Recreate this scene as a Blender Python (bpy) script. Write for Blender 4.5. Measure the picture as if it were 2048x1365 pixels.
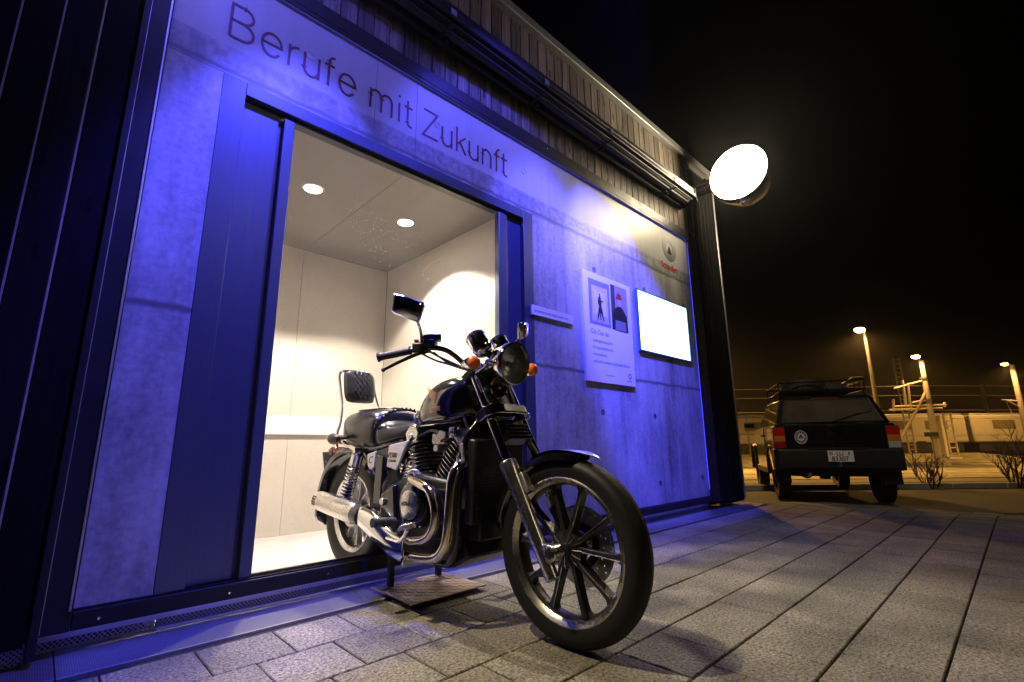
import bpy, bmesh, math, random
from mathutils import Vector, Matrix
from math import sin, cos, pi, radians, sqrt, atan2
random.seed(7)
for o in list(bpy.data.objects): bpy.data.objects.remove(o)
SC = bpy.context.scene
COL = SC.collection

# ---------------------------------------------------------------- camera
cd = bpy.data.cameras.new('camera'); cam = bpy.data.objects.new('camera', cd); COL.objects.link(cam)
cd.sensor_width = 36; cd.lens = 16.904; cd.clip_start = 0.02; cd.clip_end = 500
RM = Matrix(((0.7204328584, -0.1402018847, -0.6792053652),
             (-0.693456845, -0.1593258655, -0.7026612788),
             (-0.0097005471, 0.9772198832, -0.2120075453)))
cam.matrix_world = Matrix.Translation((0, 0, 0.67)) @ RM.to_4x4()
SC.camera = cam

# ---------------------------------------------------------------- world: night sky
w = bpy.data.worlds.new('World'); SC.world = w; w.use_nodes = True
nt = w.node_tree
bg = nt.nodes['Background']
sky = nt.nodes.new('ShaderNodeTexSky'); sky.sky_type = 'NISHITA'; sky.sun_disc = False
sky.sun_elevation = radians(-9); sky.sun_rotation = radians(200)
nt.links.new(sky.outputs[0], bg.inputs[0]); bg.inputs[1].default_value = 0.05

# ---------------------------------------------------------------- exposure
SC.view_settings.view_transform = 'Standard'
SC.view_settings.look = 'None'
SC.view_settings.exposure = 0.0
SC.view_settings.gamma = 1.0

SC.cycles.max_bounces = 5; SC.cycles.diffuse_bounces = 3; SC.cycles.glossy_bounces = 3; SC.cycles.volume_bounces = 0; SC.cycles.transparent_max_bounces = 10

# ---------------------------------------------------------------- helpers
def tag(o, label=None, cat=None, group=None, kind=None):
    if label: o['label'] = label
    if cat: o['category'] = cat
    if group: o['group'] = group
    if kind: o['kind'] = kind
    return o

def empty(name, label=None, cat=None, loc=(0, 0, 0), rz=0, group=None, kind=None):
    o = bpy.data.objects.new(name, None); COL.objects.link(o)
    o.empty_display_size = 0.1
    o.location = loc; o.rotation_euler = (0, 0, rz)
    return tag(o, label, cat, group, kind)

class MB:
    """collects geometry, then builds ONE mesh object"""
    def __init__(s): s.v = []; s.f = []; s.mi = []; s.m = 0
    def add(s, vs, fs):
        n = len(s.v); s.v += [tuple(v) for v in vs]
        s.f += [tuple(n + i for i in f) for f in fs]; s.mi += [s.m] * len(fs)
        return s
    def box(s, c, d, rot=None):
        hx, hy, hz = d[0] / 2, d[1] / 2, d[2] / 2
        P = [Vector((x, y, z)) for x in (-hx, hx) for y in (-hy, hy) for z in (-hz, hz)]
        if rot is not None: P = [rot @ p for p in P]
        c = Vector(c)
        return s.add([p + c for p in P], [(0, 1, 3, 2), (4, 6, 7, 5), (0, 4, 5, 1), (2, 3, 7, 6), (0, 2, 6, 4), (1, 5, 7, 3)])
    def bb(s, a, b):
        return s.box([(a[i] + b[i]) / 2 for i in range(3)], [abs(b[i] - a[i]) for i in range(3)])
    def rings(s, R, closed=True, cap0=True, cap1=True):
        n = len(R[0]); vs = [p for r in R for p in r]; fs = []
        for i in range(len(R) - 1):
            for j in range(n if closed else n - 1):
                k = (j + 1) % n
                fs.append((i * n + j, i * n + k, (i + 1) * n + k, (i + 1) * n + j))
        if cap0 and closed: fs.append(tuple(reversed(range(n))))
        if cap1 and closed: fs.append(tuple((len(R) - 1) * n + j for j in range(n)))
        return s.add(vs, fs)
    def tube(s, path, r, seg=10, caps=True, flat=1.0):
        P = [Vector(p) for p in path]; n = len(P)
        rr = r if isinstance(r, (list, tuple)) else [r] * n
        T = []
        for i in range(n):
            t = (P[min(i + 1, n - 1)] - P[max(i - 1, 0)]); T.append(t.normalized())
        up = Vector((0, 0, 1)) if abs(T[0].z) < 0.9 else Vector((1, 0, 0))
        N = (up - T[0] * up.dot(T[0])).normalized(); R = []
        for i in range(n):
            N = (N - T[i] * N.dot(T[i])).normalized(); B = T[i].cross(N)
            R.append([P[i] + (N * cos(2 * pi * j / seg) + B * sin(2 * pi * j / seg) * flat) * rr[i] for j in range(seg)])
        return s.rings(R, cap0=caps, cap1=caps)
    def cyl(s, a, b, r, r2=None, seg=16, caps=True):
        return s.tube([a, b], [r, r if r2 is None else r2], seg, caps)
    def lathe(s, prof, o=(0, 0, 0), axis=(0, 1, 0), seg=32, a0=0, a1=2 * pi, close=False):
        """prof: (radius, t along axis)"""
        A = Vector(axis).normalized(); up = Vector((0, 0, 1)) if abs(A.z) < 0.9 else Vector((1, 0, 0))
        U = (up - A * up.dot(A)).normalized(); V = A.cross(U); O = Vector(o)
        full = abs(a1 - a0 - 2 * pi) < 1e-6
        ns = seg if full else seg + 1
        n = len(prof); vs = []; fs = []
        for i in range(ns):
            a = a0 + (a1 - a0) * i / seg
            for (r, t) in prof: vs.append(O + A * t + (U * cos(a) + V * sin(a)) * r)
        for i in range(seg):
            k = (i + 1) % ns
            for j in range(n if close else n - 1):
                l = (j + 1) % n
                fs.append((i * n + j, k * n + j, k * n + l, i * n + l))
        return s.add(vs, fs)
    def prism(s, poly, o, u, v, d, d0=0.0):
        """polygon in the (u,v) plane at o, extruded from d0 to d along u x v"""
        u = Vector(u).normalized(); v = Vector(v); v = (v - u * v.dot(u)).normalized(); w = u.cross(v); o = Vector(o)
        n = len(poly)
        a = [o + u * p[0] + v * p[1] + w * d0 for p in poly]; b = [p + w * (d - d0) for p in a]
        fs = [tuple(reversed(range(n))), tuple(range(n, 2 * n))] + [(i, (i + 1) % n, n + (i + 1) % n, n + i) for i in range(n)]
        return s.add(a + b, fs)
    def ell(s, c, r, seg=16, rows=10, rot=None):
        c = Vector(c); R = []
        for i in range(1, rows):
            a = pi * i / rows
            ring = [Vector((r[0] * sin(a) * cos(2 * pi * j / seg), r[1] * sin(a) * sin(2 * pi * j / seg), r[2] * cos(a))) for j in range(seg)]
            if rot is not None: ring = [rot @ p for p in ring]
            R.append([p + c for p in ring])
        return s.rings(R)
    def build(s, name, mats, parent=None, smooth=35, bevel=0, loc=None, recalc=True):
        me = bpy.data.meshes.new(name); me.from_pydata(s.v, [], s.f)
        if not isinstance(mats, (list, tuple)): mats = [mats]
        for m in mats: me.materials.append(m)
        if len(mats) > 1: me.polygons.foreach_set('material_index', s.mi)
        if recalc:
            bm = bmesh.new(); bm.from_mesh(me); bmesh.ops.recalc_face_normals(bm, faces=bm.faces); bm.to_mesh(me); bm.free()
        if smooth:
            me.polygons.foreach_set('use_smooth', [True] * len(me.polygons))
            me.set_sharp_from_angle(angle=radians(smooth))
        me.update()
        o = bpy.data.objects.new(name, me); COL.objects.link(o)
        if parent is not None: o.parent = parent
        if loc is not None: o.location = loc
        if bevel:
            b = o.modifiers.new('bevel', 'BEVEL'); b.width = bevel; b.segments = 2; b.limit_method = 'ANGLE'; b.angle_limit = radians(40)
        return o

def copy_obj(o, parent=None, loc=None, rot=None):
    c = o.copy(); COL.objects.link(c); c.parent = parent
    if loc is not None: c.location = loc
    if rot is not None: c.rotation_euler = rot
    return c

def copy_tree(o, parent=None):
    c = o.copy(); COL.objects.link(c); c.parent = parent
    for ch in list(o.children): copy_tree(ch, c)
    return c

def smooth_path(pts, n=6):
    """Catmull-Rom through the points"""
    P = [Vector(p) for p in pts]; out = []
    for i in range(len(P) - 1):
        p0 = P[max(i - 1, 0)]; p1 = P[i]; p2 = P[i + 1]; p3 = P[min(i + 2, len(P) - 1)]
        for k in range(n):
            t = k / n
            out.append(0.5 * ((2 * p1) + (p2 - p0) * t + (2 * p0 - 5 * p1 + 4 * p2 - p3) * t * t + (3 * p1 - p0 - 3 * p2 + p3) * t ** 3))
    out.append(P[-1]); return out

# ---------------------------------------------------------------- materials
def newmat(name):
    m = bpy.data.materials.new(name); m.use_nodes = True
    return m, m.node_tree, m.node_tree.nodes['Principled BSDF']

def N(nt, t, **kw):
    n = nt.nodes.new(t)
    for k, v in kw.items(): setattr(n, k, v)
    return n

def mat(name, col, rough=0.5, metal=0.0, var=0.0, scale=8.0, bump=0.0, bscale=60.0, coat=0.0, rvar=0.0, col2=None, stretch=None, spec=None):
    """principled with noise driven colour variation, roughness variation and fine relief"""
    m, nt, b = newmat(name); L = nt.links.new
    b.inputs['Base Color'].default_value = (*col, 1); b.inputs['Roughness'].default_value = rough; b.inputs['Metallic'].default_value = metal
    if coat: b.inputs['Coat Weight'].default_value = coat; b.inputs['Coat Roughness'].default_value = 0.03
    if spec is not None: b.inputs['Specular IOR Level'].default_value = spec
    tc = N(nt, 'ShaderNodeTexCoord'); mp = N(nt, 'ShaderNodeMapping'); L(tc.outputs['Object'], mp.inputs[0])
    if stretch: mp.inputs['Scale'].default_value = stretch
    if var or col2:
        no = N(nt, 'ShaderNodeTexNoise'); no.inputs['Scale'].default_value = scale; no.inputs['Detail'].default_value = 6; no.inputs['Roughness'].default_value = 0.65
        L(mp.outputs[0], no.inputs['Vector'])
        mr = N(nt, 'ShaderNodeMapRange'); mr.inputs[1].default_value = 0.3; mr.inputs[2].default_value = 0.7
        L(no.outputs[0], mr.inputs[0])
        mx = N(nt, 'ShaderNodeMix', data_type='RGBA')
        c2 = col2 if col2 else tuple(c * (1 - var) for c in col)
        c1 = col if col2 else tuple(min(1, c * (1 + var)) for c in col)
        mx.inputs[6].default_value = (*c2, 1); mx.inputs[7].default_value = (*c1, 1)
        L(mr.outputs[0], mx.inputs[0]); L(mx.outputs[2], b.inputs['Base Color'])
    if rvar:
        n2 = N(nt, 'ShaderNodeTexNoise'); n2.inputs['Scale'].default_value = scale * 2.3; n2.inputs['Detail'].default_value = 5
        L(mp.outputs[0], n2.inputs['Vector'])
        m2 = N(nt, 'ShaderNodeMapRange'); m2.inputs[1].default_value = 0.3; m2.inputs[2].default_value = 0.7
        m2.inputs[3].default_value = max(0.02, rough - rvar); m2.inputs[4].default_value = rough + rvar
        L(n2.outputs[0], m2.inputs[0]); L(m2.outputs[0], b.inputs['Roughness'])
    if bump:
        n3 = N(nt, 'ShaderNodeTexNoise'); n3.inputs['Scale'].default_value = bscale; n3.inputs['Detail'].default_value = 4
        L(mp.outputs[0], n3.inputs['Vector'])
        bp = N(nt, 'ShaderNodeBump'); bp.inputs['Strength'].default_value = bump; bp.inputs['Distance'].default_value = 0.01
        L(n3.outputs[0], bp.inputs['Height']); L(bp.outputs[0], b.inputs['Normal'])
    return m

def emit(name, col, s):
    m, nt, b = newmat(name)
    b.inputs['Base Color'].default_value = (*col, 1)
    b.inputs['Emission Color'].default_value = (*col, 1); b.inputs['Emission Strength'].default_value = s
    return m

def paneglass(name, tint=(1, 1, 1), dust=0.0, refl=1.0, rough=0.0):
    """thin window pane: clear, fresnel reflection, optional dust"""
    m, nt, b = newmat(name); L = nt.links.new; nt.nodes.remove(b)
    out = nt.nodes['Material Output']
    tr = N(nt, 'ShaderNodeBsdfTransparent'); tr.inputs[0].default_value = (*tint, 1)
    gl = N(nt, 'ShaderNodeBsdfGlossy'); gl.inputs['Roughness'].default_value = rough
    fr = N(nt, 'ShaderNodeFresnel'); fr.inputs[0].default_value = 1.5
    mm = N(nt, 'ShaderNodeMath', operation='MULTIPLY'); mm.inputs[1].default_value = refl; L(fr.outputs[0], mm.inputs[0])
    mx = N(nt, 'ShaderNodeMixShader'); L(mm.outputs[0], mx.inputs[0]); L(tr.outputs[0], mx.inputs[1]); L(gl.outputs[0], mx.inputs[2])
    last = mx
    if dust:
        tc = N(nt, 'ShaderNodeTexCoord')
        vo = N(nt, 'ShaderNodeTexVoronoi'); vo.inputs['Scale'].default_value = 70; L(tc.outputs['Object'], vo.inputs['Vector'])
        no = N(nt, 'ShaderNodeTexNoise'); no.inputs['Scale'].default_value = 3; no.inputs['Detail'].default_value = 5; L(tc.outputs['Object'], no.inputs['Vector'])
        lt = N(nt, 'ShaderNodeMath', operation='LESS_THAN'); lt.inputs[1].default_value = 0.13; L(vo.outputs['Distance'], lt.inputs[0])
        mr = N(nt, 'ShaderNodeMapRange'); mr.inputs[1].default_value = 0.42; mr.inputs[2].default_value = 0.66; L(no.outputs[0], mr.inputs[0])
        m1 = N(nt, 'ShaderNodeMath', operation='MULTIPLY'); L(lt.outputs[0], m1.inputs[0]); L(mr.outputs[0], m1.inputs[1])
        m2 = N(nt, 'ShaderNodeMath', operation='MULTIPLY'); m2.inputs[1].default_value = dust; L(m1.outputs[0], m2.inputs[0])
        m3 = N(nt, 'ShaderNodeMath', operation='ADD'); m3.inputs[1].default_value = 0.012; L(m2.outputs[0], m3.inputs[0])
        tl = N(nt, 'ShaderNodeBsdfTranslucent'); tl.inputs[0].default_value = (0.9, 0.88, 0.84, 1)
        di = N(nt, 'ShaderNodeBsdfDiffuse'); di.inputs[0].default_value = (0.7, 0.7, 0.68, 1)
        md = N(nt, 'ShaderNodeMixShader'); md.inputs[0].default_value = 0.4; L(tl.outputs[0], md.inputs[1]); L(di.outputs[0], md.inputs[2])
        mz = N(nt, 'ShaderNodeMixShader'); L(m3.outputs[0], mz.inputs[0]); L(mx.outputs[0], mz.inputs[1]); L(md.outputs[0], mz.inputs[2]); last = mz
    L(last.outputs[0], out.inputs['Surface'])
    return m

def lamp(name, kind, loc, energy, col, parent=None, target=None, **kw):
    l = bpy.data.lights.new(name, kind); l.energy = energy; l.color = col
    for k, v in kw.items(): setattr(l, k, v)
    o = bpy.data.objects.new(name, l); COL.objects.link(o); o.location = loc
    if target is not None:
        o.rotation_euler = (Vector(target) - Vector(loc)).to_track_quat('-Z', 'Y').to_euler()
    if parent is not None: o.parent = parent
    return o

def text_mesh(name, s, size, m, o, u, v, ext=0.001, parent=None, align='LEFT', shear=0.0, bold=0.0, sx=1.0):
    """flat lettering from the built-in font, turned into a mesh on the plane o,u,v"""
    c = bpy.data.curves.new(name, 'FONT'); c.body = s; c.size = size; c.extrude = ext; c.align_x = align; c.shear = shear; c.offset = bold
    c.resolution_u = 3
    t = bpy.data.objects.new(name + '_src', c); COL.objects.link(t)
    dg = bpy.context.evaluated_depsgraph_get()
    me = bpy.data.meshes.new_from_object(t.evaluated_get(dg)); bpy.data.objects.remove(t); bpy.data.curves.remove(c)
    u = Vector(u).normalized(); v = Vector(v); v = (v - u * v.dot(u)).normalized(); w_ = u.cross(v); o = Vector(o)
    for vv in me.vertices:
        p = vv.co.copy(); vv.co = o + u * p.x * sx + v * p.y + w_ * p.z
    me.materials.clear(); me.materials.append(m)
    ob = bpy.data.objects.new(name, me); COL.objects.link(ob)
    if parent is not None: ob.parent = parent
    return ob

# ---------------------------------------------------------------- material library
M = {}
M['gloss_black'] = mat('gloss_black', (0.006, 0.006, 0.007), 0.12, coat=0.6, rvar=0.05, scale=6)
M['tank_paint'] = mat('tank_paint', (0.008, 0.0065, 0.006), 0.1, coat=0.8, rvar=0.04, scale=5)
M['satin_black'] = mat('satin_black', (0.012, 0.012, 0.013), 0.38, var=0.3, scale=20, rvar=0.1, bump=0.05, bscale=150)
M['matt_black'] = mat('matt_black', (0.014, 0.014, 0.014), 0.7, var=0.3, scale=30)
M['rubber'] = mat('rubber', (0.016, 0.016, 0.016), 0.55, var=0.25, scale=18, bump=0.08, bscale=220, rvar=0.1)
M['chrome'] = mat('chrome', (0.82, 0.82, 0.83), 0.07, 1.0, rvar=0.02, scale=14)
M['chrome_pipe'] = mat('chrome_pipe', (0.74, 0.70, 0.62), 0.13, 1.0, var=0.15, scale=7, rvar=0.07, col2=(0.62, 0.53, 0.36))
M['alu'] = mat('alu', (0.62, 0.61, 0.58), 0.27, 1.0, var=0.05, scale=12, rvar=0.02)
M['alu_rough'] = mat('alu_rough', (0.5, 0.49, 0.46), 0.45, 1.0, var=0.25, scale=25, rvar=0.1, bump=0.1, bscale=160)
M['brushed'] = mat('brushed', (0.66, 0.64, 0.6), 0.27, 1.0, var=0.08, scale=30, rvar=0.04, stretch=(1, 8, 8))
M['leather'] = mat('leather', (0.013, 0.0125, 0.012), 0.26, var=0.3, scale=20, bump=0.012, bscale=160)
M['orange_lens'] = mat('orange_lens', (0.85, 0.19, 0.02), 0.12, coat=0.6, bump=0.15, bscale=120)
M['lens'] = paneglass('lens', (0.95, 0.97, 1.0), refl=1.5)
M['gold'] = mat('gold', (0.55, 0.33, 0.14), 0.35, 0.6, var=0.2)
M['silver_paint'] = mat('silver_paint', (0.55, 0.54, 0.52), 0.28, 0.35, coat=0.4, var=0.06)
M['print_black'] = mat('print_black', (0.02, 0.02, 0.02), 0.4, var=0.1)
M['print_red'] = mat('print_red', (0.42, 0.02, 0.02), 0.5, var=0.1)
M['print_dark_red'] = mat('print_dark_red', (0.11, 0.008, 0.014), 0.5, var=0.1)
M['print_grey'] = mat('print_grey', (0.2, 0.2, 0.22), 0.5, var=0.1)
M['frame_metal'] = mat('frame_metal', (0.016, 0.016, 0.019), 0.45, 0.0, var=0.15, scale=4, rvar=0.06, spec=0.25)
M['steel'] = mat('steel', (0.085, 0.1, 0.16), 0.36, 0.45, var=0.06, scale=3, rvar=0.04, stretch=(20, 20, 0.6))
M['steel_dark'] = mat('steel_dark', (0.05, 0.05, 0.055), 0.4, 0.5)
M['flashing'] = mat('flashing', (0.5, 0.5, 0.52), 0.4, 0.8, var=0.1, scale=10)
M['white_board'] = mat('white_board', (0.74, 0.73, 0.75), 0.5, var=0.03, scale=6)
M['dark_core'] = mat('dark_core', (0.008, 0.008, 0.008), 0.8)

def concrete(name, c1, c2):
    m, nt, b = newmat(name); L = nt.links.new
    tc = N(nt, 'ShaderNodeTexCoord')
    n1 = N(nt, 'ShaderNodeTexNoise'); n1.inputs['Scale'].default_value = 1.6; n1.inputs['Detail'].default_value = 8; n1.inputs['Roughness'].default_value = 0.68
    mp = N(nt, 'ShaderNodeMapping'); mp.inputs['Scale'].default_value = (1.5, 1, 0.55); L(tc.outputs['Object'], mp.inputs[0]); L(mp.outputs[0], n1.inputs['Vector'])
    n2 = N(nt, 'ShaderNodeTexNoise'); n2.inputs['Scale'].default_value = 45; n2.inputs['Detail'].default_value = 5; L(tc.outputs['Object'], n2.inputs['Vector'])
    # faint vertical shutter-board streaks
    mp3 = N(nt, 'ShaderNodeMapping'); mp3.inputs['Scale'].default_value = (14, 1, 0.7); L(tc.outputs['Object'], mp3.inputs[0])
    n3 = N(nt, 'ShaderNodeTexNoise'); n3.inputs['Scale'].default_value = 1.2; n3.inputs['Detail'].default_value = 4; L(mp3.outputs[0], n3.inputs['Vector'])
    # pores
    vo = N(nt, 'ShaderNodeTexVoronoi'); vo.inputs['Scale'].default_value = 34; L(tc.outputs['Object'], vo.inputs['Vector'])
    lt = N(nt, 'ShaderNodeMath', operation='LESS_THAN'); lt.inputs[1].default_value = 0.085; L(vo.outputs['Distance'], lt.inputs[0])
    gt = N(nt, 'ShaderNodeMath', operation='GREATER_THAN'); gt.inputs[1].default_value = 0.53; L(n1.outputs[0], gt.inputs[0])
    po = N(nt, 'ShaderNodeMath', operation='MULTIPLY'); L(lt.outputs[0], po.inputs[0]); L(gt.outputs[0], po.inputs[1])
    a1 = N(nt, 'ShaderNodeMath', operation='MULTIPLY_ADD'); L(n2.outputs[0], a1.inputs[0]); a1.inputs[1].default_value = 0.28; L(n1.outputs[0], a1.inputs[2])
    a2 = N(nt, 'ShaderNodeMath', operation='MULTIPLY_ADD'); L(n3.outputs[0], a2.inputs[0]); a2.inputs[1].default_value = 0.3; L(a1.outputs[0], a2.inputs[2])
    mr = N(nt, 'ShaderNodeMapRange'); mr.inputs[1].default_value = 0.56; mr.inputs[2].default_value = 0.96; L(a2.outputs[0], mr.inputs[0])
    # dark water stain below each pour joint (real stain of the wall, two heights)
    sx = N(nt, 'ShaderNodeSeparateXYZ'); L(tc.outputs['Object'], sx.inputs[0])
    nz = N(nt, 'ShaderNodeTexNoise'); nz.inputs['Scale'].default_value = 9; nz.inputs['Detail'].default_value = 6; L(tc.outputs['Object'], nz.inputs['Vector'])
    zz = N(nt, 'ShaderNodeMath', operation='MULTIPLY_ADD'); L(nz.outputs[0], zz.inputs[0]); zz.inputs[1].default_value = 0.035; L(sx.outputs['Z'], zz.inputs[2])
    st = None
    for zc, wd in ((2.449, 0.02), (1.257, 0.021)):
        d = N(nt, 'ShaderNodeMath', operation='SUBTRACT'); L(zz.outputs[0], d.inputs[0]); d.inputs[1].default_value = zc
        ab = N(nt, 'ShaderNodeMath', operation='ABSOLUTE'); L(d.outputs[0], ab.inputs[0])
        r = N(nt, 'ShaderNodeMapRange'); r.inputs[1].default_value = wd; r.inputs[2].default_value = wd * 0.25; L(ab.outputs[0], r.inputs[0])
        if st is None: st = r
        else:
            mx0 = N(nt, 'ShaderNodeMath', operation='MAXIMUM'); L(st.outputs[0], mx0.inputs[0]); L(r.outputs[0], mx0.inputs[1]); st = mx0
    mix = N(nt, 'ShaderNodeMix', data_type='RGBA'); mix.inputs[6].default_value = (*c2, 1); mix.inputs[7].default_value = (*c1, 1); L(mr.outputs[0], mix.inputs[0])
    # speckled grey band just above the upper joint
    bd = N(nt, 'ShaderNodeMapRange'); bd.inputs[1].default_value = 2.58; bd.inputs[2].default_value = 2.56; L(zz.outputs[0], bd.inputs[0])
    bd2 = N(nt, 'ShaderNodeMapRange'); bd2.inputs[1].default_value = 2.45; bd2.inputs[2].default_value = 2.46; L(zz.outputs[0], bd2.inputs[0])
    bm_ = N(nt, 'ShaderNodeMath', operation='MULTIPLY'); L(bd.outputs[0], bm_.inputs[0]); L(bd2.outputs[0], bm_.inputs[1])
    ng = N(nt, 'ShaderNodeTexNoise'); ng.inputs['Scale'].default_value = 22; ng.inputs['Detail'].default_value = 7; L(tc.outputs['Object'], ng.inputs['Vector'])
    ngm = N(nt, 'ShaderNodeMapRange'); ngm.inputs[1].default_value = 0.42; ngm.inputs[2].default_value = 0.6; ngm.inputs[3].default_value = 0.15; ngm.inputs[4].default_value = 0.62; L(ng.outputs[0], ngm.inputs[0])
    bm2 = N(nt, 'ShaderNodeMath', operation='MULTIPLY'); L(bm_.outputs[0], bm2.inputs[0]); L(ngm.outputs[0], bm2.inputs[1])
    mixb = N(nt, 'ShaderNodeMix', data_type='RGBA'); L(bm2.outputs[0], mixb.inputs[0]); L(mix.outputs[2], mixb.inputs[6]); mixb.inputs[7].default_value = (0.16, 0.16, 0.17, 1)
    # white painted strip above it
    wh = N(nt, 'ShaderNodeMapRange'); wh.inputs[1].default_value = 2.562; wh.inputs[2].default_value = 2.566; L(sx.outputs['Z'], wh.inputs[0])
    mixw = N(nt, 'ShaderNodeMix', data_type='RGBA'); mixw.inputs[7].default_value = (0.47, 0.47, 0.48, 1); L(mixb.outputs[2], mixw.inputs[6])
    whs = N(nt, 'ShaderNodeMath', operation='MULTIPLY'); whs.inputs[1].default_value = 0.8; L(wh.outputs[0], whs.inputs[0]); L(whs.outputs[0], mixw.inputs[0])
    sts = N(nt, 'ShaderNodeMath', operation='MULTIPLY'); sts.inputs[1].default_value = 0.85; L(st.outputs[0], sts.inputs[0])
    mixs = N(nt, 'ShaderNodeMix', data_type='RGBA'); mixs.inputs[7].default_value = (0.1, 0.1, 0.11, 1); L(sts.outputs[0], mixs.inputs[0]); L(mixw.outputs[2], mixs.inputs[6])
    pos = N(nt, 'ShaderNodeMath', operation='MULTIPLY'); pos.inputs[1].default_value = 0.6; L(po.outputs[0], pos.inputs[0])
    mixp = N(nt, 'ShaderNodeMix', data_type='RGBA'); mixp.inputs[7].default_value = (0.09, 0.09, 0.1, 1); L(pos.outputs[0], mixp.inputs[0]); L(mixs.outputs[2], mixp.inputs[6])
    L(mixp.outputs[2], b.inputs['Base Color'])
    b.inputs['Roughness'].default_value = 0.42; b.inputs['Specular IOR Level'].default_value = 0.35
    bp = N(nt, 'ShaderNodeBump'); bp.inputs['Strength'].default_value = 0.12; bp.inputs['Distance'].default_value = 0.01; L(a1.outputs[0], bp.inputs['Height']); L(bp.outputs[0], b.inputs['Normal'])
    return m
M['concrete'] = concrete('concrete', (0.53, 0.53, 0.55), (0.12, 0.12, 0.13))

def wood(name, c1, c2, rough=0.6, spec=0.3):
    m, nt, b = newmat(name); L = nt.links.new
    tc = N(nt, 'ShaderNodeTexCoord'); oi = N(nt, 'ShaderNodeObjectInfo')
    mu = N(nt, 'ShaderNodeMath', operation='MULTIPLY'); mu.inputs[1].default_value = 37.0; L(oi.outputs['Random'], mu.inputs[0])
    av = N(nt, 'ShaderNodeVectorMath', operation='ADD'); L(tc.outputs['Object'], av.inputs[0]); L(mu.outputs[0], av.inputs[1])
    mp = N(nt, 'ShaderNodeMapping'); mp.inputs['Scale'].default_value = (40, 40, 1.6); L(av.outputs[0], mp.inputs[0])
    n = N(nt, 'ShaderNodeTexNoise'); n.inputs['Scale'].default_value = 1; n.inputs['Detail'].default_value = 6; n.inputs['Roughness'].default_value = 0.7; n.inputs['Distortion'].default_value = 0.4; L(mp.outputs[0], n.inputs['Vector'])
    mr = N(nt, 'ShaderNodeMapRange'); mr.inputs[1].default_value = 0.33; mr.inputs[2].default_value = 0.68; L(n.outputs[0], mr.inputs[0])
    # knots
    vo = N(nt, 'ShaderNodeTexVoronoi'); vo.inputs['Scale'].default_value = 1.0
    mk = N(nt, 'ShaderNodeMapping'); mk.inputs['Scale'].default_value = (14, 14, 4); L(av.outputs[0], mk.inputs[0]); L(mk.outputs[0], vo.inputs['Vector'])
    kr = N(nt, 'ShaderNodeMapRange'); kr.inputs[1].default_value = 0.12; kr.inputs[2].default_value = 0.2; L(vo.outputs['Distance'], kr.inputs[0])
    pr = N(nt, 'ShaderNodeMapRange'); pr.inputs[3].default_value = 0.55; pr.inputs[4].default_value = 1.25; L(oi.outputs['Random'], pr.inputs[0])
    mx = N(nt, 'ShaderNodeMix', data_type='RGBA'); mx.inputs[6].default_value = (*c2, 1); mx.inputs[7].default_value = (*c1, 1); L(mr.outputs[0], mx.inputs[0])
    m1 = N(nt, 'ShaderNodeMix', data_type='RGBA'); m1.inputs[6].default_value = (*[c * 0.3 for c in c2], 1); L(mx.outputs[2], m1.inputs[7]); L(kr.outputs[0], m1.inputs[0])
    hs = N(nt, 'ShaderNodeHueSaturation'); L(pr.outputs[0], hs.inputs['Value']); L(m1.outputs[2], hs.inputs['Color']); L(hs.outputs[0], b.inputs['Base Color'])
    b.inputs['Roughness'].default_value = rough; b.inputs['Specular IOR Level'].default_value = spec
    bp = N(nt, 'ShaderNodeBump'); bp.inputs['Strength'].default_value = 0.35; bp.inputs['Distance'].default_value = 0.004; L(n.outputs[0], bp.inputs['Height']); L(bp.outputs[0], b.inputs['Normal'])
    return m
M['wood'] = wood('wood', (0.24, 0.2, 0.165), (0.045, 0.037, 0.032))
M['wood_dark'] = wood('wood_dark', (0.008, 0.0075, 0.0075), (0.0035, 0.003, 0.0035), 0.7, 0.08)

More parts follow.
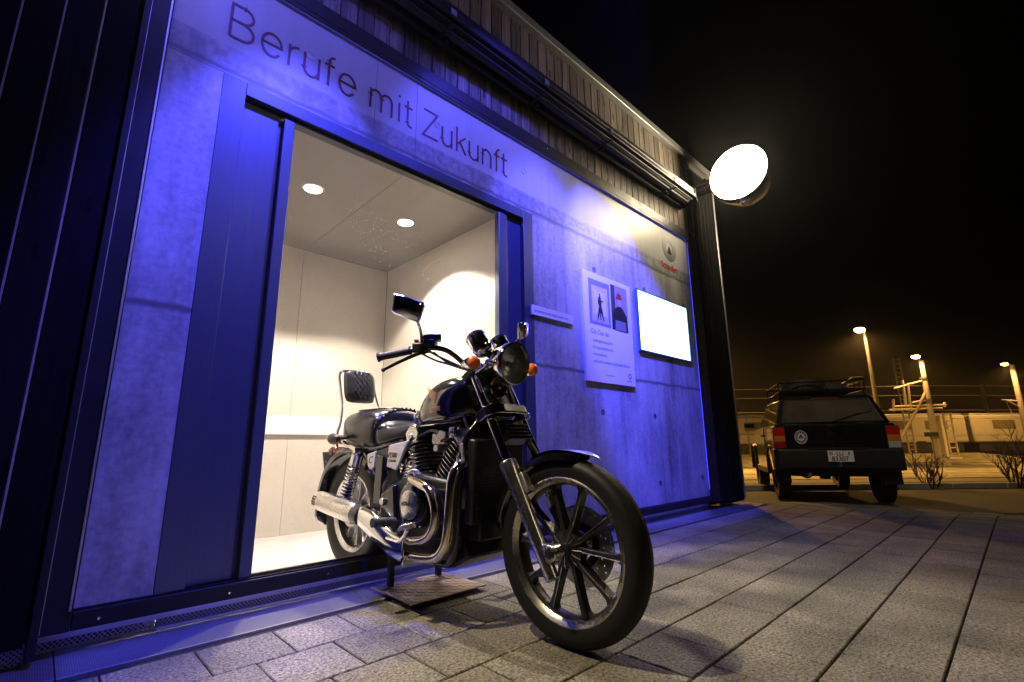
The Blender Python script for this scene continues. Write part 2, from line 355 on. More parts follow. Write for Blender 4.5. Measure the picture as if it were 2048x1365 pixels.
def paver_mat():
    m, nt, b = newmat('paver'); L = nt.links.new
    tc = N(nt, 'ShaderNodeTexCoord'); oi = N(nt, 'ShaderNodeObjectInfo'); ge = N(nt, 'ShaderNodeNewGeometry')
    n1 = N(nt, 'ShaderNodeTexNoise'); n1.inputs['Scale'].default_value = 95; n1.inputs['Detail'].default_value = 5; n1.inputs['Roughness'].default_value = 0.8; L(ge.outputs['Position'], n1.inputs['Vector'])
    n2 = N(nt, 'ShaderNodeTexNoise'); n2.inputs['Scale'].default_value = 3.2; n2.inputs['Detail'].default_value = 7; L(ge.outputs['Position'], n2.inputs['Vector'])
    mr = N(nt, 'ShaderNodeMapRange'); mr.inputs[1].default_value = 0.38; mr.inputs[2].default_value = 0.63; L(n1.outputs[0], mr.inputs[0])
    mx = N(nt, 'ShaderNodeMix', data_type='RGBA'); mx.inputs[6].default_value = (0.035, 0.032, 0.026, 1); mx.inputs[7].default_value = (0.40, 0.365, 0.27, 1); L(mr.outputs[0], mx.inputs[0])
    pr = N(nt, 'ShaderNodeMapRange'); pr.inputs[3].default_value = 0.78; pr.inputs[4].default_value = 1.12; L(oi.outputs['Random'], pr.inputs[0])
    p2 = N(nt, 'ShaderNodeMapRange'); p2.inputs[1].default_value = 0.3; p2.inputs[2].default_value = 0.7; p2.inputs[3].default_value = 0.55; p2.inputs[4].default_value = 1.2; L(n2.outputs[0], p2.inputs[0])
    pm = N(nt, 'ShaderNodeMath', operation='MULTIPLY'); L(pr.outputs[0], pm.inputs[0]); L(p2.outputs[0], pm.inputs[1])
    hs = N(nt, 'ShaderNodeHueSaturation'); L(mx.outputs[2], hs.inputs['Color']); L(pm.outputs[0], hs.inputs['Value']); L(hs.outputs[0], b.inputs['Base Color'])
    b.inputs['Roughness'].default_value = 0.8
    bp = N(nt, 'ShaderNodeBump'); bp.inputs['Strength'].default_value = 0.7; bp.inputs['Distance'].default_value = 0.0035; L(n1.outputs[0], bp.inputs['Height']); L(bp.outputs[0], b.inputs['Normal'])
    return m
M['paver'] = paver_mat()

def hole_mat(name, col, metal, pitch, hole, shape='hex', rough=0.4):
    """perforated / slotted sheet: openings are really transparent"""
    m, nt, b = newmat(name); L = nt.links.new; out = nt.nodes['Material Output']
    b.inputs['Base Color'].default_value = (*col, 1); b.inputs['Metallic'].default_value = metal; b.inputs['Roughness'].default_value = rough
    tc = N(nt, 'ShaderNodeTexCoord'); vo = N(nt, 'ShaderNodeTexVoronoi')
    vo.inputs['Randomness'].default_value = 0.0; vo.inputs['Scale'].default_value = 1.0
    mp = N(nt, 'ShaderNodeMapping'); L(tc.outputs['Object'], mp.inputs[0]); mp.inputs['Scale'].default_value = (1 / pitch, 1 / pitch, 1 / pitch)
    if shape == 'slot':
        wv = N(nt, 'ShaderNodeTexWave'); wv.inputs['Scale'].default_value = 0.31831 * 10 ; 
    # staggered round holes: rotate the grid 45 degrees in the sheet's plane
    mp.inputs['Rotation'].default_value = (0, radians(45), 0) if shape == 'hexv' else (0, 0, radians(45))
    sp = N(nt, 'ShaderNodeSeparateXYZ'); L(mp.outputs[0], sp.inputs[0]); cb = N(nt, 'ShaderNodeCombineXYZ')
    L(sp.outputs['X'], cb.inputs[0]); L(sp.outputs['Z' if shape == 'hexv' else 'Y'], cb.inputs[1])
    vo.voronoi_dimensions = '2D'; L(cb.outputs[0], vo.inputs['Vector'])
    lt = N(nt, 'ShaderNodeMath', operation='LESS_THAN'); lt.inputs[1].default_value = hole; L(vo.outputs['Distance'], lt.inputs[0])
    tr = N(nt, 'ShaderNodeBsdfTransparent'); mx = N(nt, 'ShaderNodeMixShader')
    L(lt.outputs[0], mx.inputs[0]); L(b.outputs[0], mx.inputs[1]); L(tr.outputs[0], mx.inputs[2]); L(mx.outputs[0], out.inputs['Surface'])
    return m
M['perf'] = hole_mat('perf', (0.32, 0.32, 0.34), 0.7, 0.0105, 0.34, 'hexv', 0.35)
M['grating'] = hole_mat('grating', (0.36, 0.35, 0.33), 0.85, 0.0085, 0.31, 'hex', 0.42)

def tyre_mat():
    m, nt, b = newmat('tyre'); L = nt.links.new
    b.inputs['Base Color'].default_value = (0.008, 0.008, 0.0085, 1); b.inputs['Roughness'].default_value = 0.55; b.inputs['Specular IOR Level'].default_value = 0.35
    tc = N(nt, 'ShaderNodeTexCoord'); sp = N(nt, 'ShaderNodeSeparateXYZ'); L(tc.outputs['Object'], sp.inputs[0])
    at_ = N(nt, 'ShaderNodeMath', operation='ARCTAN2'); L(sp.outputs['Z'], at_.inputs[0]); L(sp.outputs['X'], at_.inputs[1])
    ay = N(nt, 'ShaderNodeMath', operation='ABSOLUTE'); L(sp.outputs['Y'], ay.inputs[0])
    k = N(nt, 'ShaderNodeMath', operation='MULTIPLY_ADD'); L(ay.outputs[0], k.inputs[0]); k.inputs[1].default_value = 5.0; L(at_.outputs[0], k.inputs[2])
    k2 = N(nt, 'ShaderNodeMath', operation='MULTIPLY'); k2.inputs[1].default_value = 26 / (2 * pi); L(k.outputs[0], k2.inputs[0])
    fr = N(nt, 'ShaderNodeMath', operation='FRACT'); L(k2.outputs[0], fr.inputs[0])
    lt = N(nt, 'ShaderNodeMath', operation='GREATER_THAN'); lt.inputs[1].default_value = 0.12; L(fr.outputs[0], lt.inputs[0])
    # grooves only on the tread
    xx = N(nt, 'ShaderNodeMath', operation='MULTIPLY'); L(sp.outputs['X'], xx.inputs[0]); L(sp.outputs['X'], xx.inputs[1])
    rr = N(nt, 'ShaderNodeMath', operation='MULTIPLY_ADD'); L(sp.outputs['Z'], rr.inputs[0]); L(sp.outputs['Z'], rr.inputs[1]); L(xx.outputs[0], rr.inputs[2])
    gt = N(nt, 'ShaderNodeMath', operation='LESS_THAN'); gt.inputs[1].default_value = 0.286 ** 2; L(rr.outputs[0], gt.inputs[0])
    mxx = N(nt, 'ShaderNodeMath', operation='MAXIMUM'); L(lt.outputs[0], mxx.inputs[0]); L(gt.outputs[0], mxx.inputs[1])
    n = N(nt, 'ShaderNodeTexNoise'); n.inputs['Scale'].default_value = 120; L(tc.outputs['Object'], n.inputs['Vector'])
    ad = N(nt, 'ShaderNodeMath', operation='MULTIPLY_ADD'); L(n.outputs[0], ad.inputs[0]); ad.inputs[1].default_value = 0.12; L(mxx.outputs[0], ad.inputs[2])
    bp = N(nt, 'ShaderNodeBump'); bp.inputs['Strength'].default_value = 0.8; bp.inputs['Distance'].default_value = 0.004; L(ad.outputs[0], bp.inputs['Height']); L(bp.outputs[0], b.inputs['Normal'])
    return m
M['tyre'] = tyre_mat()

# ================================================================ GROUND
def ramp(x):
    t = min(1, max(0, (x - 6.0) / 2.3)); return -0.15 * (t * t * (3 - 2 * t))
def bank(s):
    P = [(-500, -0.15), (9.0, -0.15), (13, -0.24), (27, -0.75), (31, -0.12), (33, -0.1), (600, -0.1)]
    for (a, za), (b, zb) in zip(P, P[1:]):
        if s <= b: return za + (zb - za) * (s - a) / (b - a)
def gz(x, y):
    s = 0.695 * x + 0.719 * y
    return ramp(x) if s < 9 or x < 8 else bank(s)
def sp(s, t): return (0.695 * s + 0.719 * t, 0.719 * s - 0.695 * t)

asphalt = mat('asphalt', (0.062, 0.058, 0.053), 0.85, var=0.25, scale=3, bump=0.5, bscale=150)
gravel_bank = mat('gravel_bank', (0.36, 0.32, 0.22), 0.95, scale=2.2, col2=(0.1, 0.1, 0.045), bump=1.0, bscale=14)
b = MB(); xs = [-260, -60, -8, -2, 2, 6, 6.4, 6.8, 7.2, 7.6, 8.0, 8.4, 9, 10, 12, 14, 18, 24, 30, 40, 60, 90, 140, 260]
ys = [-260, -120, -60, -30, -15, -8, -4, -2, 0, 2, 4, 6, 8, 12, 20, 30, 50, 90, 160, 260]
for y in ys:
    for x in xs: b.v.append((x, y, gz(x, y) - 0.035 if 0.695 * x + 0.719 * y < 9 else gz(x, y) - 0.2))
nx = len(xs)
for j in range(len(ys) - 1):
    for i in range(nx - 1): b.f.append((j * nx + i, j * nx + i + 1, (j + 1) * nx + i + 1, (j + 1) * nx + i)); b.mi.append(0)
b.build('ground', asphalt, smooth=0).update_tag(); tag(bpy.data.objects['ground'], kind='structure', label='dark asphalt ground around the building')

def strip(name, s0, s1, m, zo=0.0, step=1.0, t0=-45, t1=30, label=None, kind='structure', rough=0.0):
    b = MB(); ns = max(1, int((s1 - s0) / step)); ntt = int((t1 - t0) / 2.5)
    for i in range(ns + 1):
        for j in range(ntt + 1):
            s = s0 + (s1 - s0) * i / ns; t = t0 + (t1 - t0) * j / ntt; x, y = sp(s, t)
            z = bank(s) if i not in (0, ns) or not rough else bank(s)
            b.v.append((x, y, z + zo + (random.uniform(-rough, rough) if 0 < i < ns else 0)))
    for i in range(ns):
        for j in range(ntt):
            a = i * (ntt + 1) + j; b.f.append((a, a + 1, a + ntt + 2, a + ntt + 1)); b.mi.append(0)
    o = b.build(name, m, smooth=60); tag(o, label, None, None, kind); return o
road_m = mat('road', (0.1, 0.085, 0.065), 0.8, var=0.15, scale=2, bump=0.3, bscale=120)
verge_m = mat('verge', (0.07, 0.08, 0.025), 0.95, scale=5, col2=(0.035, 0.035, 0.012), bump=0.9, bscale=40)
strip('parking_area', 6.0, 9.1, asphalt, -0.022, label='dark asphalt parking area beyond the pavers')
strip('grass_verge', 9.3, 10.4, verge_m, 0.03, 0.25, rough=0.02, label='narrow strip of short grass between kerb and road')
strip('road', 10.55, 12.2, road_m, 0.004, label='lit road behind the grass verge')
strip('railway_bank', 12.4, 33.0, gravel_bank, 0.01, 0.6, rough=0.06, label='gravel and grass railway bank lit by orange lamps')
kerb_m = mat('kerb', (0.42, 0.41, 0.4), 0.8, var=0.2, scale=6)
b = MB()
for k in range(-40, 24):
    a = sp(9.2, k * 1.0 + 0.01); c = sp(9.2, k * 1.0 + 0.99)
    mid = ((a[0] + c[0]) / 2, (a[1] + c[1]) / 2, bank(9.2) + 0.02)
    b.box(mid, (0.98, 0.14, 0.1), Matrix.Rotation(atan2(c[1] - a[1], c[0] - a[0]), 3, 'Z'))
tag(b.build('kerb', kerb_m, bevel=0.008), 'pale kerb stones along the grass verge', kind='structure')

# ---------------------------------------------------------------- pavers
PX, PY, GAP = 0.249, 0.2565, 0.0035
joint_m = mat('joint_sand', (0.03, 0.027, 0.022), 0.95, var=0.3, scale=60)
b = MB(); pxs = [-6, 0, 6, 6.4, 6.8, 7.2, 7.6, 8.0]
for x in pxs: b.v += [(x, -7, ramp(x) - 0.009), (x, 2.1, ramp(x) - 0.009)]
for i in range(len(pxs) - 1): b.f.append((2 * i, 2 * i + 2, 2 * i + 3, 2 * i + 1)); b.mi.append(0)
pav = tag(b.build('pavement', joint_m, smooth=0), 'square concrete paving laid in half bond', kind='structure')
def paver_geo(mb, c=(0, 0, 0), R=None):
    hx, hy, ch, d = (PX - 0.0055) / 2, (PY - 0.0075) / 2, 0.003, 0.03
    V_ = [(-hx + ch, -hy + ch, 0), (hx - ch, -hy + ch, 0), (hx - ch, hy - ch, 0), (-hx + ch, hy - ch, 0),
          (-hx, -hy, -ch), (hx, -hy, -ch), (hx, hy, -ch), (-hx, hy, -ch), (-hx, -hy, -d), (hx, -hy, -d), (hx, hy, -d), (-hx, hy, -d)]
    if R is not None: V_ = [R @ Vector(v) for v in V_]
    V_ = [Vector(v) + Vector(c) for v in V_]
    F_ = [(0, 1, 2, 3)] + [(k, k + 4, (k + 1) % 4 + 4, (k + 1) % 4) for k in range(4)] + [(k + 4, k + 8, (k + 1) % 4 + 8, (k + 1) % 4 + 4) for k in range(4)]
    mb.add(V_, F_)
camP = Vector((0, 0, 0.67)); RT = RM.transposed()
cells = []
for k in range(0, 34):
    yc = 2.06 - PY * (k + 0.5); x0 = 0.478 if k % 2 == 0 else 0.598
    for i in range(-24, 32):
        xc = x0 + PX * (i + 0.5)
        if xc > 7.9 or xc < -5: continue
        q = RT @ (Vector((xc, yc, 0)) - camP)
        vis = q.z < -0.2 and abs(q.x / -q.z) < 1.13 and abs(q.y / -q.z) < 0.78
        cells.append((0 if vis else 1, (Vector((xc, yc, 0)) - camP).length, xc, yc))
cells.sort()
proto = MB(); paver_geo(proto); po = proto.build('paver', M['paver'], pav, smooth=0)
far = MB(); first = True
for n, (nv, d, x, y) in enumerate(cells):
    z = ramp(x) + random.uniform(-0.0012, 0.0012); sl = atan2(ramp(x + 0.1) - ramp(x - 0.1), 0.2)
    rot = (random.uniform(-0.003, 0.003), -sl + random.uniform(-0.003, 0.003), random.uniform(-0.004, 0.004))
    if n < 300 and nv == 0:
        o = po if first else copy_obj(po, pav); first = False
        o.location = (x, y, z); o.rotation_euler = rot
    else: paver_geo(far, (x, y, z), Matrix.Rotation(rot[1], 3, 'Y'))
tag(far.build('paver_field', M['paver'], pav, smooth=0), kind='stuff')

# loose grit on the slabs
gr = MB(); rg = random.Random(5)
for k in range(140):
    x, y, r = rg.uniform(0.2, 5.5), rg.uniform(-0.6, 2.03), rg.uniform(0.0012, 0.0038)
    gr.ell((x, y, r * 0.6 + 0.0008), (r, r * rg.uniform(0.6, 1), r * 0.6), 6, 4)
tag(gr.build('grit', mat('grit_stone', (0.36, 0.34, 0.3), 0.8, var=0.5, scale=3), pav, smooth=0), kind='stuff')
GLAB = {0: 'steel drain grating below the left door leaf and concrete strip', 1: 'steel drain grating touching the checker plate stand under the motorcycle', 2: 'steel drain grating below the narrow web address label', 3: 'steel drain grating below the white poster board', 4: 'steel drain grating below the bright wall screen', 5: 'short steel drain grating at the timber corner under the round sign'}
# slot-drain gratings along the facade
trough = MB().bb((-2.2, 2.1, -0.03), (6.0, 2.43, -0.02)).build('grating_trough', M['dark_core'], pav, smooth=0)
for i in range(-2, 6):
    x0 = 0.136 + 1.034 * i; x1 = min(x0 + 1.030, 6.0)
    b = MB(); b.add([(x0, 2.112, 0.0), (x1, 2.112, 0.0), (x1, 2.418, 0.0), (x0, 2.418, 0.0)], [(0, 1, 2, 3)])
    g = empty('floor_grating', GLAB.get(i, 'steel drain grating below the dark timber cladding'), 'grating', group='drain gratings along the facade')
    b.build('mesh_sheet', M['grating'], g, smooth=0)
    e = MB(); e.bb((x0, 2.102, -0.018), (x1, 2.1115, 0.002)); e.bb((x0, 2.4185, -0.018), (x1, 2.4245, 0.002)); e.bb((x0, 2.112, -0.018), (x0 + 0.002, 2.418, -0.0005))
    e.build('edge_bar', M['flashing'], g, smooth=0)

# ================================================================ BUILDING
WY = 2.345
bld = empty('timber_building', 'low dark timber clad building with blue lit display front', 'building')
def bpart(name, mb, m, bevel=0.0, parent=bld, smooth=35): return mb.build(name, m, parent, smooth=smooth, bevel=bevel)
b = MB()
b.bb((-4, 2.32, 0.02), (0.06, 9, 4.12)); b.bb((0.0601, 2.43, 2.47), (5.86, 9, 4.12)); b.bb((2.56, 2.43, 0.02), (5.86, 9, 2.4699)); b.bb((0.0601, 4.3, 0.02), (2.5599, 9, 2.4699))
b.bb((0.0601, 2.43, 0.02), (0.30, 4.2999, 2.4699)); b.bb((0.0601, 2.395, 2.5), (5.86, 2.4299, 4.12)); b.bb((2.6, 2.395, 0.14), (5.86, 2.4299, 2.4999))
bpart('wall_core', b, M['dark_core'], smooth=0)
# cladding boards
def boards(x0, n, pitch, y, z0, z1, m, thick=0.022):
    p = MB(); hw = (pitch - 0.006) / 2; c = 0.004
    prof = [(-hw, thick / 2), (-hw, -thick / 2 + c), (-hw + c, -thick / 2), (hw - c, -thick / 2), (hw, -thick / 2 + c), (hw, thick / 2)]
    p.rings([[(a, d, z0) for a, d in prof], [(a, d, z1) for a, d in prof]])
    o = p.build('cladding_board', m, bld, smooth=0)
    for i in range(n):
        q = o if i == 0 else copy_obj(o, bld)
        q.location = (x0 + pitch * (i + 0.5), y + random.uniform(-0.0015, 0.0015), random.uniform(-0.002, 0.002))
boards(0.06, 50, 0.107, 2.372, 3.10, 4.105, M['wood'])
boards(0.055 - 0.1075 * 24, 24, 0.1075, 2.283, 0.065, 4.105, M['wood_dark'])
boards(5.30, 6, 0.107, 2.33, 0.03, 3.98, M['wood_dark'])
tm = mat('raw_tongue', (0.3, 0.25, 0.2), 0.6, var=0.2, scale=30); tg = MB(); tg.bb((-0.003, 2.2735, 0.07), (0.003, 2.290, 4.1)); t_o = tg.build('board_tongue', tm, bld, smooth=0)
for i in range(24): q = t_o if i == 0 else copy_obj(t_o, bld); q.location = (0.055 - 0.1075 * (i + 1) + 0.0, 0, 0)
# left return and its trim
b = MB(); b.bb((0.0605, 2.268, 0.02), (0.085, 2.345, 4.10)); bpart('corner_trim', b, M['frame_metal'], 0.003)
# base under the left cladding
b = MB(); b.add([(-3, 2.318, 0.0), (0.085, 2.318, 0.0), (0.085, 2.318, 0.064), (-3, 2.318, 0.064)], [(0, 1, 2, 3)]); bpart('perforated_skirting', b, M['perf'], smooth=0)
# roof edge
b = MB(); b.bb((-4, 2.31, 4.115), (5.95, 9, 4.16)); b.bb((-4, 2.285, 4.09), (5.97, 2.309, 4.165)); bpart('roof_edge', b, M['flashing'], 0.003)
b = MB(); b.bb((5.862, 2.36, 0.05), (5.9, 9, 4.10)); bpart('end_wall', b, M['wood_dark'])
b = MB(); b.bb((5.945, 2.318, 0.05), (5.985, 2.359, 4.05)); bpart('corner_trim', b, M['flashing'], 0.004)
# display frame
fr = MB()
fr.bb((0.086, 2.318, 0.072), (0.163, 2.372, 3.092)); fr.bb((0.1635, 2.320, 0.0725), (5.1215, 2.372, 0.131)); fr.bb((0.1635, 2.320, 3.0), (5.1215, 2.372, 3.0915)); fr.bb((5.122, 2.318, 0.072), (5.298, 2.372, 3.092))
frame = bpart('display_frame', fr, M['frame_metal'], 0.003)
lip = MB(); lip.bb((0.17, 2.336, 0.1315), (5.1210, 2.3445, 0.137)); lip.build('glazing_bead', M['frame_metal'], frame, smooth=0)
lip = MB(); lip.bb((0.150, 2.312, 0.1375), (0.158, 2.3175, 2.999)); lip.build('glazing_bead', M['flashing'], frame, bevel=0.0015)
lip = MB(); lip.bb((0.0855, 2.3135, 0.08), (0.0885, 2.3175, 3.09)); lip.build('glazing_bead', M['flashing'], frame, smooth=0)
sc = MB(); sc.lathe([(0, 0), (0.004, 0), (0.005, 0.001), (0.005, 0.003)], axis=(0, -1, 0), seg=10)
s0 = sc.build('screw', M['chrome'], frame); first = True
for z in (0.098, 3.046):
    for i in range(13):
        q = s0 if first else copy_obj(s0, frame); first = False
        q.location = (0.235 + 0.405 * i, 2.3185, z)
# lit reveal below the frame: flashing, perforated skirting, blue light strip tucked under the frame
b = MB(); b.bb((0.09, 2.3995, 0.034), (5.2, 2.402, 0.0715)); bpart('drip_flashing', b, M['flashing'], smooth=0)
b = MB(); b.add([(0.09, 2.398, 0.001), (5.2, 2.398, 0.001), (5.2, 2.398, 0.0335), (0.09, 2.398, 0.0335)], [(0, 1, 2, 3)]); bpart('perforated_skirting', b, M['perf'], smooth=0)
M['led_blue'] = emit('led_blue', (0.09, 0.09, 1.0), 7.0); M['led_edge'] = emit('led_edge', (0.09, 0.09, 1.0), 3.0)
b = MB(); b.bb((0.15, 2.360, 0.0668), (5.1, 2.370, 0.0718)); bpart('led_strip', b, M['led_blue'], smooth=0)
b = MB(); b.bb((0.2, 2.3365, 2.9935), (5.1, 2.3435, 2.9993)); bpart('led_strip', b, M['led_edge'], smooth=0)
b = MB(); b.bb((5.1155, 2.3365, 0.2), (5.1213, 2.3435, 2.95)); bpart('led_strip', b, M['led_edge'], smooth=0)
b = MB(); b.bb((0.17, 2.322, 2.975), (5.1, 2.330, 2.9993)); bpart('led_cover', b, M['frame_metal'], smooth=0)
b = MB(); b.bb((5.09, 2.322, 0.15), (5.1213, 2.330, 2.98)); bpart('led_cover', b, M['frame_metal'], smooth=0)

# concrete panels with tie holes
cp = []
for (x0, x1, z0, z1) in ((0.1635, 0.386, 0.1375, 2.411), (0.1635, 1.1566, 2.4125, 2.9995), (1.1582, 1.4405, 2.4125, 2.9995), (1.4421, 2.703, 2.4125, 2.9995), (2.495, 2.8695, 0.1375, 2.411), (2.871, 4.52, 0.1375, 2.411), (2.7046, 5.1135, 2.4125, 2.9995), (4.5215, 5.1135, 0.1375, 2.411)):
    b = MB(); b.bb((x0, WY, z0), (x1, WY + 0.03, z1)); cp.append(bpart('concrete_panel', b, M['concrete'], 0.001, smooth=0))
_t = MB(); _t.lathe([(0.0, -0.0006), (0.019, -0.0006), (0.021, -0.0016), (0.024, -0.0016), (0.026, 0.001)], axis=(0, 1, 0), seg=18); th2 = _t.build('tie_hole', mat('tie_pale', (0.42, 0.42, 0.45), 0.6, var=0.1)); th = MB(); th.lathe([(0.0, -0.0006), (0.019, -0.0006), (0.021, -0.0016), (0.024, -0.0016), (0.026, 0.001)], axis=(0, 1, 0), seg=18)
t0 = th.build('tie_hole', mat('tie_plug', (0.09, 0.09, 0.1), 0.7, var=0.3, scale=40), bld); first = True
for x, z in ((2.414, 2.745), (3.267, 2.155), (4.081, 2.154), (4.894, 2.151), (3.296, 0.928), (4.117, 0.923), (4.129, 0.319), (4.979, 0.329), (0.77, 2.748), (1.602, 2.744)):
    q = copy_obj(th2 if z > 2.56 else t0, bld); q.location = (x, WY - 0.0005, z)

# lift door surround
ef = MB(); ef.bb((0.3865, 2.3415, 0.1375), (0.487, 2.40, 2.4115)); ef.bb((2.395, 2.3415, 0.1375), (2.4945, 2.40, 2.4115)); ef.bb((0.4875, 2.3415, 2.344), (2.3945, 2.40, 2.4115))
dsur = bpart('door_surround', ef, M['steel'], 0.002)
for x0, x1 in ((0.4875, 0.655), (2.25, 2.3945)): MB().bb((x0, 2.378, 0.1375), (x1, 2.40, 2.33)).build('door_leaf', M['steel'], dsur, bevel=0.002)
for x0, x1 in ((0.675, 0.7265), (2.1555, 2.235)): MB().bb((x0, 2.352, 0.1375), (x1, 2.40, 2.318)).build('door_jamb', M['steel'], dsur, bevel=0.004)
b = MB(); b.bb((0.6555, 2.39, 0.1375), (0.6745, 2.41, 2.32)); b.bb((2.2355, 2.39, 0.1375), (2.2495, 2.41, 2.32)); b.bb((0.4875, 2.372, 2.3305), (2.3945, 2.41, 2.3435)); b.bb((0.7275, 2.362, 2.3185), (2.1545, 2.41, 2.33)); b.build('shadow_gap', M['steel_dark'], dsur, smooth=0)
# glass pane, cut out round the motorcycle
gp = MB(); gy0, gy1 = 2.360, 2.366
for (x0, x1, z0, z1) in ((0.7275, 1.03, 0.1375, 2.318), (1.03, 1.72, 0.98, 2.318), (1.72, 2.155, 0.1375, 2.318)):
    gp.add([(x0, gy0, z0), (x1, gy0, z0), (x1, gy0, z1), (x0, gy0, z1)], [(0, 1, 2, 3)])
pane = bpart('window_pane', gp, paneglass('pane_glass', dust=0.55, refl=0.8), smooth=0)
tag(pane, 'dusty glass pane cut out around the motorcycle')

# lift cabin
cab = empty('lift_cabin', 'bright beige lift cabin with handrail and two ceiling spots behind the glass', 'lift cabin', loc=(0, 0, 0))
cab_m = mat('cabin_laminate', (0.5, 0.46, 0.415), 0.5, var=0.05, scale=5, bump=0.03, bscale=200)
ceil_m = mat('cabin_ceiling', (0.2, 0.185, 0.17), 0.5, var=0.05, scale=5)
floor_m = mat('cabin_floor', (0.62, 0.58, 0.54), 0.6, scale=2.2, col2=(0.4, 0.37, 0.34), bump=0.05, bscale=80)
CX0, CX1, CY1, CZ = 0.42, 2.255, 4.10, 2.36
def panels(axis, fixed, a0, cuts, z0, z1, th):
    for p, q in zip(cuts, cuts[1:]):
        b = MB()
        if axis == 'x': b.bb((p + 0.001, fixed, z0), (q - 0.001, fixed + th, z1))
        else: b.bb((fixed, p + 0.001, z0), (fixed + th, q - 0.001, z1))
        b.build('wall_panel', cab_m, cab, bevel=0.001, smooth=0)
panels('x', CY1, 0, [CX0, 0.9, 1.44, 2.254], 0.0045, CZ, 0.03)
panels('y', CX1, 0, [2.44, 3.05, 4.099], 0.0045, CZ, 0.03)
panels('y', CX0 - 0.03, 0, [2.44, 3.3, 4.099], 0.0045, CZ, 0.03)
for x0, x1 in ((CX0, 1.438), (1.44, CX1)):
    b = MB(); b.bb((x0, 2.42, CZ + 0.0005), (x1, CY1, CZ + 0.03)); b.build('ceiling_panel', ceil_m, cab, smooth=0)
b = MB(); b.bb((CX0, 2.375, -0.02), (CX1, CY1, 0.004)); b.build('floor_plate', floor_m, cab, smooth=0)
b = MB(); b.bb((CX0, CY1 - 0.028, 0.77), (1.98, CY1 - 0.004, 0.92)); b.build('handrail', mat('rail_white', (0.78, 0.76, 0.72), 0.35, var=0.03), cab, bevel=0.006)
b = MB(); b.bb((CX0, 2.41, 0.0), (2.5, 2.43, 0.135)); b.build('threshold', M['steel_dark'], cab, smooth=0)
M['spot_lens'] = emit('spot_lens', (1.0, 0.9, 0.74), 60.0)
for (x, y) in ((1.083, 3.02), (1.803, 3.035)):
    b = MB(); b.lathe([(0.058, 0), (0.072, -0.004), (0.075, 0.0), (0.072, 0.003), (0.058, 0.003)], (x, y, CZ - 0.001), (0, 0, -1), 24); r = b.build('downlight', M['brushed'], cab)
    b = MB(); b.lathe([(0.0, 0.0), (0.057, 0.0)], (x, y, CZ - 0.003), (0, 0, -1), 20); b.build('lamp_lens', M['spot_lens'], r, smooth=0)
    lamp('cabin_spot', 'SPOT', (x, y, CZ - 0.012), 245, (1.0, 0.88, 0.72), parent=cab, target=(x, y, 0), spot_size=radians(116), spot_blend=0.2, shadow_soft_size=0.035)

# ---------------------------------------------------------------- awning under the roof edge
aw = empty('awning', 'long dark folded awning cassette mounted above the display front', 'awning')
b = MB(); b.bb((-2.5, 2.06, 3.43), (4.98, 2.352, 3.50)); b.bb((-2.5, 2.30, 3.27), (4.98, 2.353, 3.4295)); b.build('cassette', M['frame_metal'], aw, bevel=0.008)
b = MB(); b.cyl((-2.45, 2.19, 3.345), (4.96, 2.19, 3.345), 0.062, seg=18); b.build('fabric_roll', mat('awning_cloth', (0.05, 0.05, 0.055), 0.7, var=0.2, scale=30), aw)
b = MB(); b.bb((-2.45, 2.035, 3.335), (4.97, 2.065, 3.40)); b.bb((-2.45, 2.075, 3.30), (4.95, 2.10, 3.325)); b.build('front_rail', M['frame_metal'], aw, bevel=0.006)
b = MB(); b.cyl((-2.4, 2.27, 3.26), (4.95, 2.27, 3.26), 0.012, seg=8); b.cyl((-2.4, 2.13, 3.262), (4.9, 2.13, 3.262), 0.014, seg=8); b.build('folding_arm', M['frame_metal'], aw)
bpy.data.objects.remove(th2); bpy.data.objects.remove(t0)
for x in (-0.6, 0.6, 1.55, 2.45, 3.32, 4.5):
    b = MB(); b.bb((x - 0.03, 2.028, 3.325), (x + 0.03, 2.034, 3.415)); b.bb((x - 0.012, 2.03, 3.25), (x + 0.012, 2.3, 3.262)); b.bb((x - 0.02, 2.12, 3.2465), (x + 0.05, 2.16, 3.2595)); b.bb((x + 0.035, 2.2, 3.24), (x + 0.06, 2.29, 3.30))
    b.build('bracket', M['frame_metal'], aw, bevel=0.002)
    b = MB(); b.bb((x - 0.022, 2.0245, 3.345), (x + 0.022, 2.0275, 3.405)); b.build('cover_plate', M['flashing'], aw, smooth=0)
b = MB(); b.prism([(2.03, 3.26), (2.352, 3.24), (2.352, 3.52), (2.05, 3.51)], (4.982, 0, 0), (0, 1, 0), (0, 0, 1), 0.015); b.build('end_cap', M['frame_metal'], aw, bevel=0.004)
for o_ in aw.children:
    for v in o_.data.vertices: v.co.y = 2.353 - (2.353 - v.co.y) * 0.73; v.co.z = 3.325 + (v.co.z - 3.24) * 0.72
